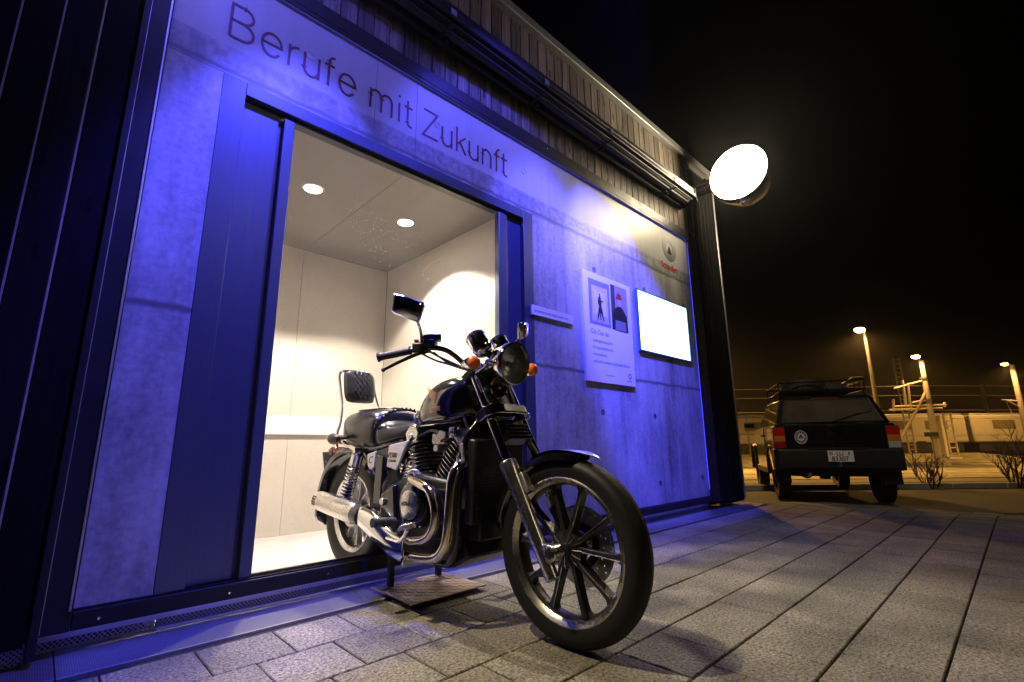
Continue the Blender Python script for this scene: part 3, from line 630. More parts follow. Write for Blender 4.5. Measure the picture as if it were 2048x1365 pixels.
# ---------------------------------------------------------------- round illuminated sign at the corner
sg = empty('projecting_sign', 'round illuminated white drum sign projecting from the building corner', 'sign')
M['sign_face'] = emit('sign_face', (1.0, 0.83, 0.53), 60.0)
SX, SY, SZ, SR = 5.15, 1.711, 3.60, 0.318
b = MB(); b.lathe([(SR - 0.012, -0.002), (SR + 0.004, -0.004), (SR + 0.006, 0.0), (SR + 0.006, 0.23), (SR + 0.004, 0.234), (SR - 0.012, 0.232)], (SX, SY, SZ), (1, 0, 0), 56); b.build('drum', M['gloss_black'], sg)
for dx, ax in ((0.0, -1), (0.23, 1)):
    b = MB(); b.lathe([(0.0, 0.006), (SR - 0.06, 0.004), (SR - 0.012, 0.0)], (SX + dx, SY, SZ), (ax, 0, 0), 56); b.build('lit_face', M['sign_face'], sg, smooth=60)
b = MB(); b.bb((SX + 0.06, SY + SR, SZ - 0.06), (SX + 0.11, 2.358, SZ - 0.02)); b.bb((SX + 0.06, SY + SR, SZ + 0.05), (SX + 0.11, 2.358, SZ + 0.09)); b.bb((SX + 0.03, 2.345, SZ - 0.15), (SX + 0.14, 2.3595, SZ + 0.18)); b.build('bracket', M['frame_metal'], sg, bevel=0.004)
b = MB(); b.bb((SX + 0.04, SY - 0.08, SZ - SR - 0.03), (SX + 0.16, SY + 0.03, SZ - SR - 0.004)); b.build('service_hatch', M['chrome'], sg, bevel=0.004)

# ---------------------------------------------------------------- lettering
def arc(cx, cy, rx, ry, a0, a1, n=14): return [(cx + rx * cos(radians(a0 + (a1 - a0) * i / n)), cy + ry * sin(radians(a0 + (a1 - a0) * i / n))) for i in range(n + 1)]
XH = 0.70
GL = {
 'B': (0.66, [[(0.06, 0), (0.06, 1), (0.33, 1)] + arc(0.33, 0.76, 0.22, 0.24, 90, -90) + [(0.06, 0.52)], [(0.33, 0.52)] + arc(0.34, 0.26, 0.25, 0.26, 90, -90) + [(0.06, 0)]]),
 'e': (0.62, [[(0.07, 0.37), (0.55, 0.37)] + arc(0.31, 0.35, 0.24, 0.35, 4, 322, 24)]),
 'r': (0.34, [[(0.07, 0), (0.07, XH)], [(0.07, 0.42)] + arc(0.32, 0.42, 0.25, 0.27, 175, 92, 8)]),
 'u': (0.56, [[(0.07, XH), (0.07, 0.24)] + arc(0.27, 0.24, 0.20, 0.24, 180, 360), [(0.47, XH), (0.47, 0)]]),
 'f': (0.32, [[(0.13, 0), (0.13, 0.8)] + arc(0.28, 0.8, 0.15, 0.2, 180, 85, 8), [(0.0, XH), (0.29, XH)]]),
 'm': (0.90, [[(0.07, 0), (0.07, XH)], [(0.07, 0.46)] + arc(0.25, 0.46, 0.18, 0.24, 180, 0) + [(0.43, 0)], [(0.43, 0.46)] + arc(0.61, 0.46, 0.18, 0.24, 180, 0) + [(0.79, 0)]]),
 'i': (0.22, [[(0.09, 0), (0.09, XH)], [(0.09, 0.92), (0.09, 0.99)]]),
 't': (0.33, [[(0.12, 0.95), (0.12, 0.14)] + arc(0.25, 0.14, 0.13, 0.14, 180, 290, 8), [(0.0, XH), (0.29, XH)]]),
 'Z': (0.66, [[(0.04, 1), (0.58, 1), (0.02, 0), (0.61, 0)]]),
 'k': (0.50, [[(0.07, 0), (0.07, 1)], [(0.44, XH), (0.07, 0.30)], [(0.20, 0.44), (0.47, 0)]]),
 'n': (0.56, [[(0.07, 0), (0.07, XH)], [(0.07, 0.44)] + arc(0.27, 0.44, 0.20, 0.26, 180, 0) + [(0.47, 0)]]),
}
def stroke(mb, pts, wd, y0, y1, fx):
    n = len(pts); L_, R_ = [], []
    for i in range(n):
        p = Vector((*pts[i], 0)); a = Vector((*pts[max(i - 1, 0)], 0)); c = Vector((*pts[min(i + 1, n - 1)], 0))
        d1 = (p - a).normalized() if i > 0 else (c - p).normalized(); d2 = (c - p).normalized() if i < n - 1 else d1
        t = (d1 + d2)
        t = t.normalized() if t.length > 0.05 else d1
        k = 1 / max(0.35, t.dot(d1)); nn = Vector((-t.y, t.x, 0)) * wd / 2 * k
        L_.append(p + nn); R_.append(p - nn)
    ring = lambda q, y: (fx(q.x), y, q.y)
    mb.rings([[ring(L_[i], y0), ring(R_[i], y0), ring(R_[i], y1), ring(L_[i], y1)] for i in range(n)])
lt = empty('wall_lettering', 'large thin dark red words Berufe mit Zukunft on the white strip', 'lettering', loc=(0, 0, 0))
cap, fxs, x = 0.186, 1.0, 0.375
text = 'Berufe mit Zukunft'; tot = sum(0.3 if c == ' ' else GL[c][0] + 0.06 for c in text); fxs = (2.235 - 0.36) / (tot * cap)
for c in text:
    if c == ' ': x += 0.3 * cap * fxs; continue
    b = MB()
    for ki, pl in enumerate(GL[c][1]): stroke(b, [(px * cap * fxs, 2.622 + py * cap) for px, py in pl], 0.0125, 2.3425 - 0.0004 * ki, 2.3445, lambda q, x=x: x + q)
    b.build('letter', M['print_dark_red'], lt, smooth=0); x += (GL[c][0] + 0.06) * cap * fxs

U, Vz = (1, 0, 0), (0, 0, 1)
lg = empty('wall_logo', 'round grey ring logo above the red word Schindler', 'logo')
b = MB(); b.lathe([(0.075, 0.0), (0.075, 0.002), (0.150, 0.002), (0.150, 0.0)], (4.672, 2.3445, 2.757), (0, -1, 0), 48)
lg_m, nt, bs = newmat('logo_ring'); L = nt.links.new
tc = N(nt, 'ShaderNodeTexCoord'); gsp = N(nt, 'ShaderNodeSeparateXYZ'); L(tc.outputs['Generated'], gsp.inputs[0])
mr = N(nt, 'ShaderNodeMapRange'); mr.inputs[3].default_value = 0.1; mr.inputs[4].default_value = 0.5; L(gsp.outputs['Z'], mr.inputs[0]); L(mr.outputs[0], bs.inputs['Base Color'])
b.build('ring', lg_m, lg, smooth=0)
b = MB(); b.prism([(-0.055, -0.06), (0.055, -0.06), (0.022, 0.005), (0.0, 0.035), (-0.022, 0.005)], (4.672, 2.3445, 2.745), U, Vz, 0.002); b.build('peak', M['print_black'], lg, smooth=0)
text_mesh('word', 'Schindler', 0.108, M['print_red'], (4.468, 2.3440, 2.497), U, Vz, 0.0008, lg, bold=0.0022, sx=0.86)

# ---------------------------------------------------------------- poster
po_ = empty('poster', 'white poster board with two photographs and German job text', 'poster')
b = MB(); b.bb((3.072, 2.325, 1.17), (3.787, 2.3448, 2.112)); b.build('board', M['white_board'], po_, bevel=0.001)
YP = 2.3246
def flat(name, poly, m, parent, y=YP, par=None):
    b = MB(); b.prism(poly, (0, y, 0), U, Vz, 0.0006); return b.build(name, m, parent, smooth=0)
ph = lambda n, c: mat(n, c, 0.4, var=0.15, scale=30)
R_ = lambda x0, z0, x1, z1: [(x0, z0), (x1, z0), (x1, z1), (x0, z1)]
p1 = flat('photo', R_(3.147, 1.655, 3.448, 2.052), ph('photo_grey', (0.22, 0.23, 0.3)), po_)
flat('lift_picture', R_(3.185, 1.68, 3.415, 2.0), ph('photo_cream', (0.62, 0.55, 0.46)), p1, YP - 0.0007)
flat('lift_light', R_(3.215, 1.72, 3.385, 1.95), ph('photo_pale', (0.72, 0.68, 0.62)), p1, YP - 0.0014)
flat('floor_picture', R_(3.20, 1.69, 3.40, 1.745), ph('photo_floor', (0.5, 0.44, 0.38)), p1, YP - 0.0021)
# rider on a motorcycle seen from the front, a dark figure
fig = [(3.292, 1.705), (3.305, 1.705), (3.308, 1.77), (3.335, 1.70), (3.348, 1.702), (3.330, 1.79), (3.318, 1.825), (3.318, 1.865), (3.345, 1.872), (3.345, 1.880), (3.315, 1.882), (3.312, 1.905), (3.305, 1.912), (3.307, 1.935), (3.298, 1.942), (3.289, 1.935), (3.29, 1.912), (3.278, 1.905), (3.268, 1.865), (3.272, 1.84), (3.284, 1.83), (3.27, 1.79), (3.25, 1.702), (3.263, 1.70), (3.29, 1.77)]
flat('rider_picture', fig, M['print_black'], p1, YP - 0.0028)
p2 = flat('photo', R_(3.468, 1.655, 3.722, 2.068), ph('photo_wall', (0.34, 0.32, 0.34)), po_)
flat('dark_side', R_(3.468, 1.655, 3.53, 2.068), ph('photo_dark', (0.06, 0.055, 0.06)), p2, YP - 0.0007)
flat('jacket_picture', [(3.48, 1.655), (3.715, 1.655), (3.705, 1.80), (3.655, 1.855), (3.62, 1.88), (3.575, 1.88), (3.53, 1.855), (3.488, 1.80)], M['print_black'], p2, YP - 0.0014)
flat('trousers_picture', [(3.515, 1.655), (3.685, 1.655), (3.68, 1.745), (3.52, 1.745)], M['print_grey'], p2, YP - 0.0021)
flat('face_picture', [(3.59 + 0.034 * cos(a), 1.925 + 0.05 * sin(a)) for a in [2 * pi * k / 18 for k in range(18)]], ph('photo_skin', (0.55, 0.36, 0.28)), p2, YP - 0.0028)
flat('helmet_picture', [(3.545, 1.945), (3.635, 1.945)] + [(3.59 + 0.042 * cos(radians(a)), 1.955 + 0.05 * sin(radians(a))) for a in range(0, 181, 20)], M['print_red'], p2, YP - 0.0035)
T = lambda s, sz, x, z, m=M['print_grey'], p=po_, sx=0.92: text_mesh('print', s, sz, m, (x, YP - 0.0004, z), U, Vz, 0.0003, p, sx=sx)
T('Gib Gas als', 0.062, 3.15, 1.572)
for i, s in enumerate(('- Aufzugsmonteur/in', '- Servicetechniker/in', '- Verkäufer/in', '  und viele weitere spannende Berufe')): T(s, 0.040, 3.155, 1.505 - 0.058 * i)
T('www.schindler.ch', 0.018, 3.34, 1.232)
T('Schindler', 0.022, 3.655, 1.205, M['print_red'])
b = MB(); b.lathe([(0.014, 0.0), (0.014, 0.0006), (0.027, 0.0006), (0.027, 0.0)], (3.70, YP, 1.256), (0, -1, 0), 24); b.build('small_logo', M['print_grey'], po_, smooth=0)
lab = empty('web_address_label', 'narrow white label with a web address beside the door surround', 'label')
b = MB(); b.bb((2.452, 2.327, 1.604), (2.932, 2.3413, 1.677)); b.build('board', M['white_board'], lab, bevel=0.001)
text_mesh('print', 'berufemitzukunft.ch@schindler.com', 0.030, M['print_grey'], (2.474, 2.3266, 1.628), U, Vz, 0.0003, lab, sx=0.9)

# ---------------------------------------------------------------- screen
scn = empty('display_screen', 'bright white rectangular screen set in the concrete wall', 'screen')
b = MB()
for (x0, x1, z0, z1) in ((3.905, 4.95, 2.118, 2.13), (3.905, 4.95, 1.52, 1.535), (3.905, 3.922, 1.5355, 2.1175), (4.915, 4.95, 1.5355, 2.1175)): b.bb((x0, 2.322, z0), (x1, 2.3448, z1))
b.build('bezel', mat('bezel', (0.05, 0.2, 0.24), 0.35), scn, bevel=0.001)
b = MB(); b.bb((3.9225, 2.332, 1.5355), (4.9145, 2.3445, 2.1175)); b.build('lit_panel', emit('screen_light', (0.78, 0.95, 1.0), 3.2), scn, smooth=0)

# ---------------------------------------------------------------- flood lamp under the awning, aimed at the paving
fl_ = empty('flood_lamp', 'small warm flood lamp under the awning aimed at the paving', 'flood lamp')
b = MB(); b.box((0.0, 2.0, 3.23), (0.16, 0.10, 0.07), Matrix.Rotation(radians(-30), 3, 'Y')); b.build('housing', M['frame_metal'], fl_, bevel=0.01)
b = MB(); b.box((0.02, 1.99, 3.19), (0.13, 0.08, 0.004), Matrix.Rotation(radians(-30), 3, 'Y')); b.build('glass', emit('flood_glass', (1.0, 0.85, 0.6), 20.0), fl_)
b = MB(); b.tube([(0.0, 2.02, 3.26), (0.0, 2.06, 3.32)], 0.012, 8); b.build('stem', M['frame_metal'], fl_)
lamp('flood_light', 'SPOT', (0.03, 1.985, 3.17), 360, (1.0, 0.82, 0.52), parent=fl_, target=(1.55, 1.1, 0), spot_size=radians(52), spot_blend=0.55, shadow_soft_size=0.03)

# ================================================================ MOTORCYCLE (x forward, y left, z up; origin under the front axle)
bike = empty('motorcycle', 'black cruiser motorcycle with chrome exhausts and backrest coming out of the lift cabin', 'motorcycle', loc=(1.40, 1.165, 0.002), rz=atan2(-0.99919, 0.04013))
def K(name, mb, m, parent=bike, smooth=35, bevel=0.0): return mb.build(name, m, parent, smooth=smooth, bevel=bevel)

def wheel(name, ax, R, w, rl, spoke_m, hub_m, rot0=0.0, yhub=0.03):
    """cast ten spoke wheel round the local origin, placed at the axle"""
    root = MB(); h = w * 0.38
    root.m = 0
    for s in (1, -1):
        root.lathe([(rl + 0.002, s * h), (rl + 0.003, s * (h + 0.003)), (rl - 0.003, s * (h + 0.006)), (rl - 0.010, s * (h + 0.001)), (rl - 0.016, s * (h - 0.004)), (rl - 0.022, s * (h - 0.010))], seg=72)
    root.m = 1
    root.lathe([(rl - 0.022, h - 0.010), (rl - 0.028, h * 0.3), (rl - 0.028, -h * 0.3), (rl - 0.022, -h + 0.010)], seg=72)
    o = root.build(name, [M['alu'], M['satin_black']], bike, smooth=40); o.location = (ax, 0, R)
    ty = MB(); q = w / 2
    ty.lathe([(rl - 0.004, -h - 0.002), (rl + 0.006, -h - 0.005), (rl + (R - rl) * 0.3, -q * 0.97), (rl + (R - rl) * 0.52, -q), (rl + (R - rl) * 0.72, -q * 0.92), (rl + (R - rl) * 0.88, -q * 0.68), (rl + (R - rl) * 0.965, -q * 0.38), (R, -q * 0.04),
              (R - 0.0035, 0), (R, q * 0.04), (rl + (R - rl) * 0.965, q * 0.38), (rl + (R - rl) * 0.88, q * 0.68), (rl + (R - rl) * 0.72, q * 0.92), (rl + (R - rl) * 0.52, q), (rl + (R - rl) * 0.3, q * 0.97), (rl + 0.006, h + 0.005), (rl - 0.004, h + 0.002)], seg=96)
    ty.build('tyre', M['tyre'], o, smooth=50)
    # spokes in five pairs
    for k in range(5):
        for sgn in (-1, 1):
            a = rot0 + 2 * pi * k / 5 + sgn * radians(12)
            a2 = rot0 + 2 * pi * k / 5 + sgn * radians(17)
            d0 = Vector((cos(a), 0, sin(a))); d1 = Vector((cos(a2), 0, sin(a2)))
            A = d0 * 0.05; B = d1 * (rl - 0.024); t = (B - A).normalized(); n = Vector((-t.z, 0, t.x))
            sp_ = MB(); W0, W1, W2 = 0.011, 0.0085, 0.022
            secs = [(0.0, W0, 0.022), (0.25, W1 * 1.05, 0.019), (0.72, W1, 0.016), (0.9, W1 * 1.3, 0.017), (1.0, W2, 0.018)]
            sp_.rings([[A + (B - A) * u_ + n * wv + Vector((0, -dv, 0)), A + (B - A) * u_ - n * wv + Vector((0, -dv, 0)), A + (B - A) * u_ - n * wv + Vector((0, dv, 0)), A + (B - A) * u_ + n * wv + Vector((0, dv, 0))] for u_, wv, dv in secs])
            s_o = sp_.build('spoke', [spoke_m], o, smooth=20, bevel=0.002)
    rd = MB()                                                    # machined edge lines on the spokes
    for k in range(5):
        for sgn in (-1, 1):
            a = rot0 + 2 * pi * k / 5 + sgn * radians(12); a2 = rot0 + 2 * pi * k / 5 + sgn * radians(17)
            A = Vector((cos(a), 0, sin(a))) * 0.066; B = Vector((cos(a2), 0, sin(a2))) * (rl - 0.03); t = (B - A).normalized(); n = Vector((-t.z, 0, t.x)) * 0.0072 * sgn
            for yy in (-1, 1): rd.tube([A + n + Vector((0, yy * 0.0205, 0)), B + n * 1.1 + Vector((0, yy * 0.0172, 0))], 0.0016, 6)
    rd.build('machined_edge', M['alu'], o)
    hb = MB(); hb.lathe([(0.0, -yhub - 0.012), (0.014, -yhub - 0.012), (0.022, -yhub - 0.008), (0.024, -yhub), (0.05, -0.024), (0.062, -0.02), (0.062, 0.02), (0.05, 0.024), (0.024, yhub), (0.022, yhub + 0.008), (0.0, yhub + 0.008)], seg=32)
    ho = hb.build('hub', hub_m, o, smooth=40)
    for yy in (-1, 1):
        fn = MB()
        for k in range(15): a = 2 * pi * k / 15; d = Vector((cos(a), 0, sin(a))); fn.tube([d * 0.026 + Vector((0, yy * (yhub - 0.002), 0)), d * 0.045 + Vector((0, yy * 0.0275, 0)), d * 0.066 + Vector((0, yy * 0.0205, 0))], 0.0018, 6)
        tag(fn.build('hub_fin', M['alu'], ho), kind='stuff')
    return o
M['rim_grey'] = mat('rim_grey', (0.5, 0.49, 0.47), 0.35, 0.8, var=0.1)
RF = 0.312
fw_ = wheel('front_wheel', 0.0, RF, 0.098, 0.243, M['satin_black'], M['satin_black'], rot0=radians(88))
rw_ = wheel('rear_wheel', -1.45, 0.316, 0.135, 0.2, M['rim_grey'], M['alu'], rot0=radians(70))
# front brake disc, drilled
dk = MB(); nseg, y0, y1 = 90, 0.066, 0.071; rad = [0.078, 0.09, 0.098, 0.106, 0.114, 0.122, 0.130, 0.139]
for i in range(nseg):
    a0, a1 = 2 * pi * i / nseg, 2 * pi * (i + 1) / nseg
    for j in range(len(rad) - 1):
        if j in (1, 3, 5) and (i + j // 2 * 2) % 6 == 0: continue
        P_ = lambda r, a, y: (r * cos(a), y, r * sin(a))
        v = [P_(rad[j], a0, y0), P_(rad[j + 1], a0, y0), P_(rad[j + 1], a1, y0), P_(rad[j], a1, y0)]
        dk.add(v + [(p[0], y1, p[2]) for p in v], [(0, 1, 2, 3), (7, 6, 5, 4)])
bd = dk.build('brake_disc', M['alu_rough'], fw_, smooth=0, recalc=False)
c = MB(); c.lathe([(0.05, 0.062), (0.08, 0.062), (0.08, 0.074), (0.05, 0.074)], close=True, seg=36); c.build('disc_carrier', M['satin_black'], fw_)
b = MB(); b.box((-0.10, 0.085, 0.40), (0.05, 0.05, 0.10), Matrix.Rotation(radians(-35), 3, 'Y')); K('brake_caliper', b, M['satin_black'], bevel=0.008)
b = MB(); b.tube(smooth_path([(-0.10, 0.075, 0.45), (-0.13, 0.06, 0.50), (-0.15, 0.06, 0.58), (-0.22, 0.05, 0.68), (-0.3, 0.04, 0.78)], 5), 0.005, 6); K('brake_hose', b, M['rubber'])
b = MB(); b.tube([(0.088, -0.02, 0.102), (0.072, -0.022, 0.132)], 0.004, 8); b.tube([(0.074, -0.022, 0.128), (0.066, -0.023, 0.142)], 0.0055, 8); K('valve', b, M['rubber'])

# fork
FD = Vector((-0.406, 0, 0.742)).normalized(); FB = Vector((-0.006, 0, 0.222))
def fp(z): return FB + FD * ((z - FB.z) / FD.z)
for s in (-1, 1):
    y = Vector((0, s * 0.09, 0))
    b = MB(); zs = [(0.222, 0.018), (0.226, 0.024), (0.30, 0.0255), (0.40, 0.027), (0.50, 0.029), (0.555, 0.031), (0.575, 0.0345), (0.602, 0.035), (0.607, 0.031), (0.610, 0.023)]
    b.tube([fp(z) + y for z, r in zs], [r for z, r in zs], 20); fl = K('fork_leg', b, M['alu'])
    b = MB(); b.tube([fp(z) + y for z in (0.60, 0.96)], 0.0195, 18); b.build('fork_tube', M['chrome'], fl)
    b = MB()
    b.cyl((0.004, s * 0.066, RF), (0.004, s * 0.118, RF), 0.027, 0.027, 20); b.box((-0.02, s * 0.09, RF + 0.0), (0.05, 0.035, 0.05)); b.build('axle_clamp', M['alu'], fl, bevel=0.006)
    b = MB(); b.cyl((0.004, s * 0.118, RF), (0.004, s * 0.124, RF), 0.018, seg=6); b.cyl((0.004, s * 0.124, RF), (0.004, s * 0.129, RF), 0.010, seg=12); b.build('axle_nut', M['satin_black'], fl)
    b = MB(); b.box(fp(0.53) + y * 0.75 + Vector((0.03, 0, 0.0)), (0.03, 0.035, 0.08), Matrix.Rotation(radians(-29), 3, 'Y')); b.build('fender_mount', M['alu_rough'], fl, bevel=0.004)
    b = MB(); b.cyl(fp(0.235) + y + Vector((-0.02, 0, 0)), fp(0.235) + y + Vector((-0.045, 0, -0.005)), 0.006, seg=8); b.build('drain_screw', M['satin_black'], fl)
b = MB(); c1 = fp(0.795); rr = Matrix.Rotation(radians(-28.7), 3, 'Y')
b.prism([(-0.045, -0.125), (0.02, -0.125), (0.045, -0.09), (0.05, 0.0), (0.045, 0.09), (0.02, 0.125), (-0.045, 0.125)], c1 - FD * 0.018, rr @ Vector((1, 0, 0)), (0, 1, 0), 0.042)
lc = K('lower_clamp', b, M['gloss_black'], bevel=0.006)
b = MB(); b.tube([c1 + rr @ Vector((x_, y_, -0.022)) for x_, y_ in ((-0.03, -0.128), (0.021, -0.128), (0.047, -0.092), (0.052, 0.0), (0.047, 0.092), (0.021, 0.128), (-0.03, 0.128))], 0.003, 6); b.build('clamp_trim', M['chrome'], lc)
b = MB(); b.prism([(-0.06, 0.004), (0.06, 0.004), (0.07, 0.034), (-0.05, 0.034)], c1 + rr @ Vector((0.0505, 0.01, -0.020)), (0, 1, 0), rr @ Vector((0, 0, 1)), 0.003); b.build('clamp_badge', M['silver_paint'], lc, smooth=0)
b = MB(); c2 = fp(0.955); b.prism([(-0.045, -0.12), (0.03, -0.12), (0.04, 0.0), (0.03, 0.12), (-0.045, 0.12)], c2, rr @ Vector((1, 0, 0)), (0, 1, 0), 0.03); K('top_clamp', b, M['satin_black'], bevel=0.006)
b = MB(); b.box(fp(0.72) + Vector((0.0, 0, 0)), (0.05, 0.12, 0.09), rr)
for i in range(5): b.box(fp(0.69 + 0.014 * i) + Vector((0.032, 0, 0)), (0.02, 0.13, 0.004), rr)
K('oil_cooler', b, M['satin_black'], bevel=0.004)
b = MB(); b.box(fp(0.88) + Vector((-0.01, 0, 0)), (0.03, 0.15, 0.13), rr); K('fork_cover', b, M['satin_black'], bevel=0.01)
b = MB(); b.cyl(fp(0.74) + Vector((-0.08, 0, 0.0)), fp(0.93) + Vector((-0.08, 0, 0.0)), 0.035, seg=16); K('steering_head', b, M['gloss_black'])

# front fender: chrome lipped black blade
def fender(name, cx, cz, R, hw, a0, a1, m, seg=28, lipm=None, crown=0.02, th=0.004):
    b = MB(); RR = []
    for i in range(seg + 1):
        a = a0 + (a1 - a0) * i / seg; d = Vector((cos(a), 0, sin(a))); t_ = min(1, min(i, seg - i) / 3 + 0.55)
        w_ = hw * t_; o_ = []; C = Vector((cx, 0, cz))
        for y_, r_ in ((-1, -crown * 1.6), (-0.95, -crown * 0.6), (-0.6, -crown * 0.12), (0, 0), (0.6, -crown * 0.12), (0.95, -crown * 0.6), (1, -crown * 1.6)): o_.append(C + d * (R + r_) + Vector((0, y_ * w_, 0)))
        i_ = [p - d * th for p in reversed(o_)]
        RR.append(o_ + i_)
    b.rings(RR); f = K(name, b, m, smooth=50)
    if lipm:
        l = MB()
        for k in (0, 6): l.tube([r[k] for r in RR], 0.003, 6)
        l.tube(RR[0][:7], 0.0028, 6); l.tube(RR[-1][:7], 0.0028, 6)
        l.build('fender_lip', lipm, f)
    return f
fender('front_fender', 0.0, RF, 0.336, 0.062, radians(76), radians(174), M['gloss_black'], lipm=None, crown=0.018)
b = MB(); b.tube([(0.0 + 0.340 * cos(radians(a)), 0, RF + 0.340 * sin(radians(a))) for a in range(66, 124, 4)], [0.004, 0.018, 0.026, 0.03, 0.032, 0.033, 0.034, 0.034, 0.034, 0.034, 0.033, 0.03, 0.026, 0.018, 0.005], 12, flat=0.9)
for i, v in enumerate(b.v):
    r = sqrt(v[0] ** 2 + (v[2] - RF) ** 2); k = (0.3385 + (r - 0.340) * 0.14) / r; b.v[i] = (v[0] * k, v[1] * 1.7, RF + (v[2] - RF) * k)
K('fender_blade', b, M['chrome'])

# headlight
HC = Vector((-0.262, 0, 1.003)); hd_ = Vector((1, 0, -0.10)).normalized()
b = MB(); b.lathe([(0.0, -0.125), (0.03, -0.122), (0.06, -0.105), (0.078, -0.07), (0.084, -0.03), (0.086, -0.012)], HC, hd_, 40); hl = K('headlight', b, M['chrome'])
b = MB(); b.lathe([(0.086, -0.016), (0.092, -0.012), (0.0935, -0.002), (0.091, 0.006), (0.084, 0.008), (0.081, 0.002), (0.081, -0.012)], HC, hd_, 48); b.build('trim_ring', M['chrome'], hl)
b = MB(); b.lathe([(0.012, -0.065), (0.018, -0.062), (0.045, -0.045), (0.068, -0.02), (0.081, 0.0)], HC, hd_, 40); b.build('reflector', mat('reflector', (0.9, 0.9, 0.92), 0.22, 0.75, bump=0.5, bscale=40), hl)
b = MB(); b.lathe([(0.0, -0.03), (0.012, -0.032), (0.014, -0.06), (0.0, -0.062)], HC, hd_, 16); b.build('bulb', M['alu'], hl)
b = MB(); b.lathe([(0.0, 0.018), (0.03, 0.016), (0.06, 0.009), (0.082, 0.0)], HC, hd_, 40); b.build('lens', M['lens'], hl)
for s in (-1, 1):
    b = MB(); b.tube([HC + Vector((-0.05, s * 0.082, 0)), HC + Vector((-0.06, s * 0.10, -0.005)), fp(0.97) + Vector((0.02, s * 0.10, 0))], 0.009, 10); b.cyl(HC + Vector((-0.05, s * 0.085, 0)), HC + Vector((-0.05, s * 0.108, 0)), 0.013, seg=12); K('headlight_ear', b, M['chrome'])
# horn
HN = Vector((-0.335, -0.02, 0.905)); b = MB(); b.lathe([(0.0, -0.03), (0.03, -0.03), (0.046, -0.008), (0.046, 0.004), (0.040, 0.006), (0.03, -0.004), (0.012, -0.006), (0.010, 0.006), (0.0, 0.008)], HN, (1, 0, -0.05), 32); hn = K('horn', b, M['gloss_black'])
b = MB(); b.lathe([(0.043, 0.006), (0.047, 0.009), (0.0495, 0.004), (0.047, -0.003)], HN, (1, 0, -0.05), 36, close=True); b.build('horn_ring', M['chrome'], hn)
b = MB(); b.lathe([(0.0, 0.014), (0.006, 0.012), (0.009, 0.006)], HN, (1, 0, -0.05), 12); b.build('horn_cap', M['chrome'], hn)
# indicators
def indicator(P, s, axis=(1, 0, 0), bm_='chrome'):
    P = Vector(P); A = Vector(axis); b = MB(); b.lathe([(0.0, -0.06), (0.012, -0.058), (0.024, -0.035), (0.029, -0.012), (0.030, 0.0), (0.028, 0.002)], P, A, 24)
    b.tube([P + A * -0.03, P + A * -0.035 + Vector((0, -s * 0.05, 0.004)), P + A * -0.04 + Vector((0, -s * 0.085, 0.006))], 0.0085, 10); i = K('indicator', b, M[bm_])
    b = MB(); b.lathe([(0.0285, 0.001), (0.0285, 0.010), (0.024, 0.022), (0.014, 0.029), (0.0, 0.031)], P, A, 24); b.build('indicator_lens', M['orange_lens'], i)
indicator((-0.325, -0.175, 0.993), -1); indicator((-0.325, 0.178, 1.003), 1)
indicator((-1.415, -0.205, 0.712), -1, (-1, 0, 0), 'satin_black'); indicator((-1.415, 0.205, 0.712), 1, (-1, 0, 0), 'satin_black')
# gauges
for s in (-1, 1):
    P = Vector((-0.40, s * 0.068, 1.095)); A = Vector((-0.62, 0, 0.78))
    b = MB(); b.lathe([(0.0, -0.062), (0.018, -0.060), (0.034, -0.05), (0.041, -0.034), (0.043, -0.03), (0.0445, -0.026), (0.0445, 0.038), (0.047, 0.04), (0.047, 0.047), (0.043, 0.049), (0.040, 0.044)], P, A, 32); g = K('gauge', b, M['chrome'])
    b = MB(); b.lathe([(0.0, 0.043), (0.0415, 0.043)], P, A, 24); b.build('dial', M['print_black'], g)
    b = MB(); b.tube([P - A.normalized() * 0.05, P - A.normalized() * 0.075 + Vector((0.0, -s * 0.02, 0)), fp(0.98) + Vector((0.01, s * 0.03, 0.02))], 0.012, 8); b.build('gauge_stalk', M['satin_black'], g)

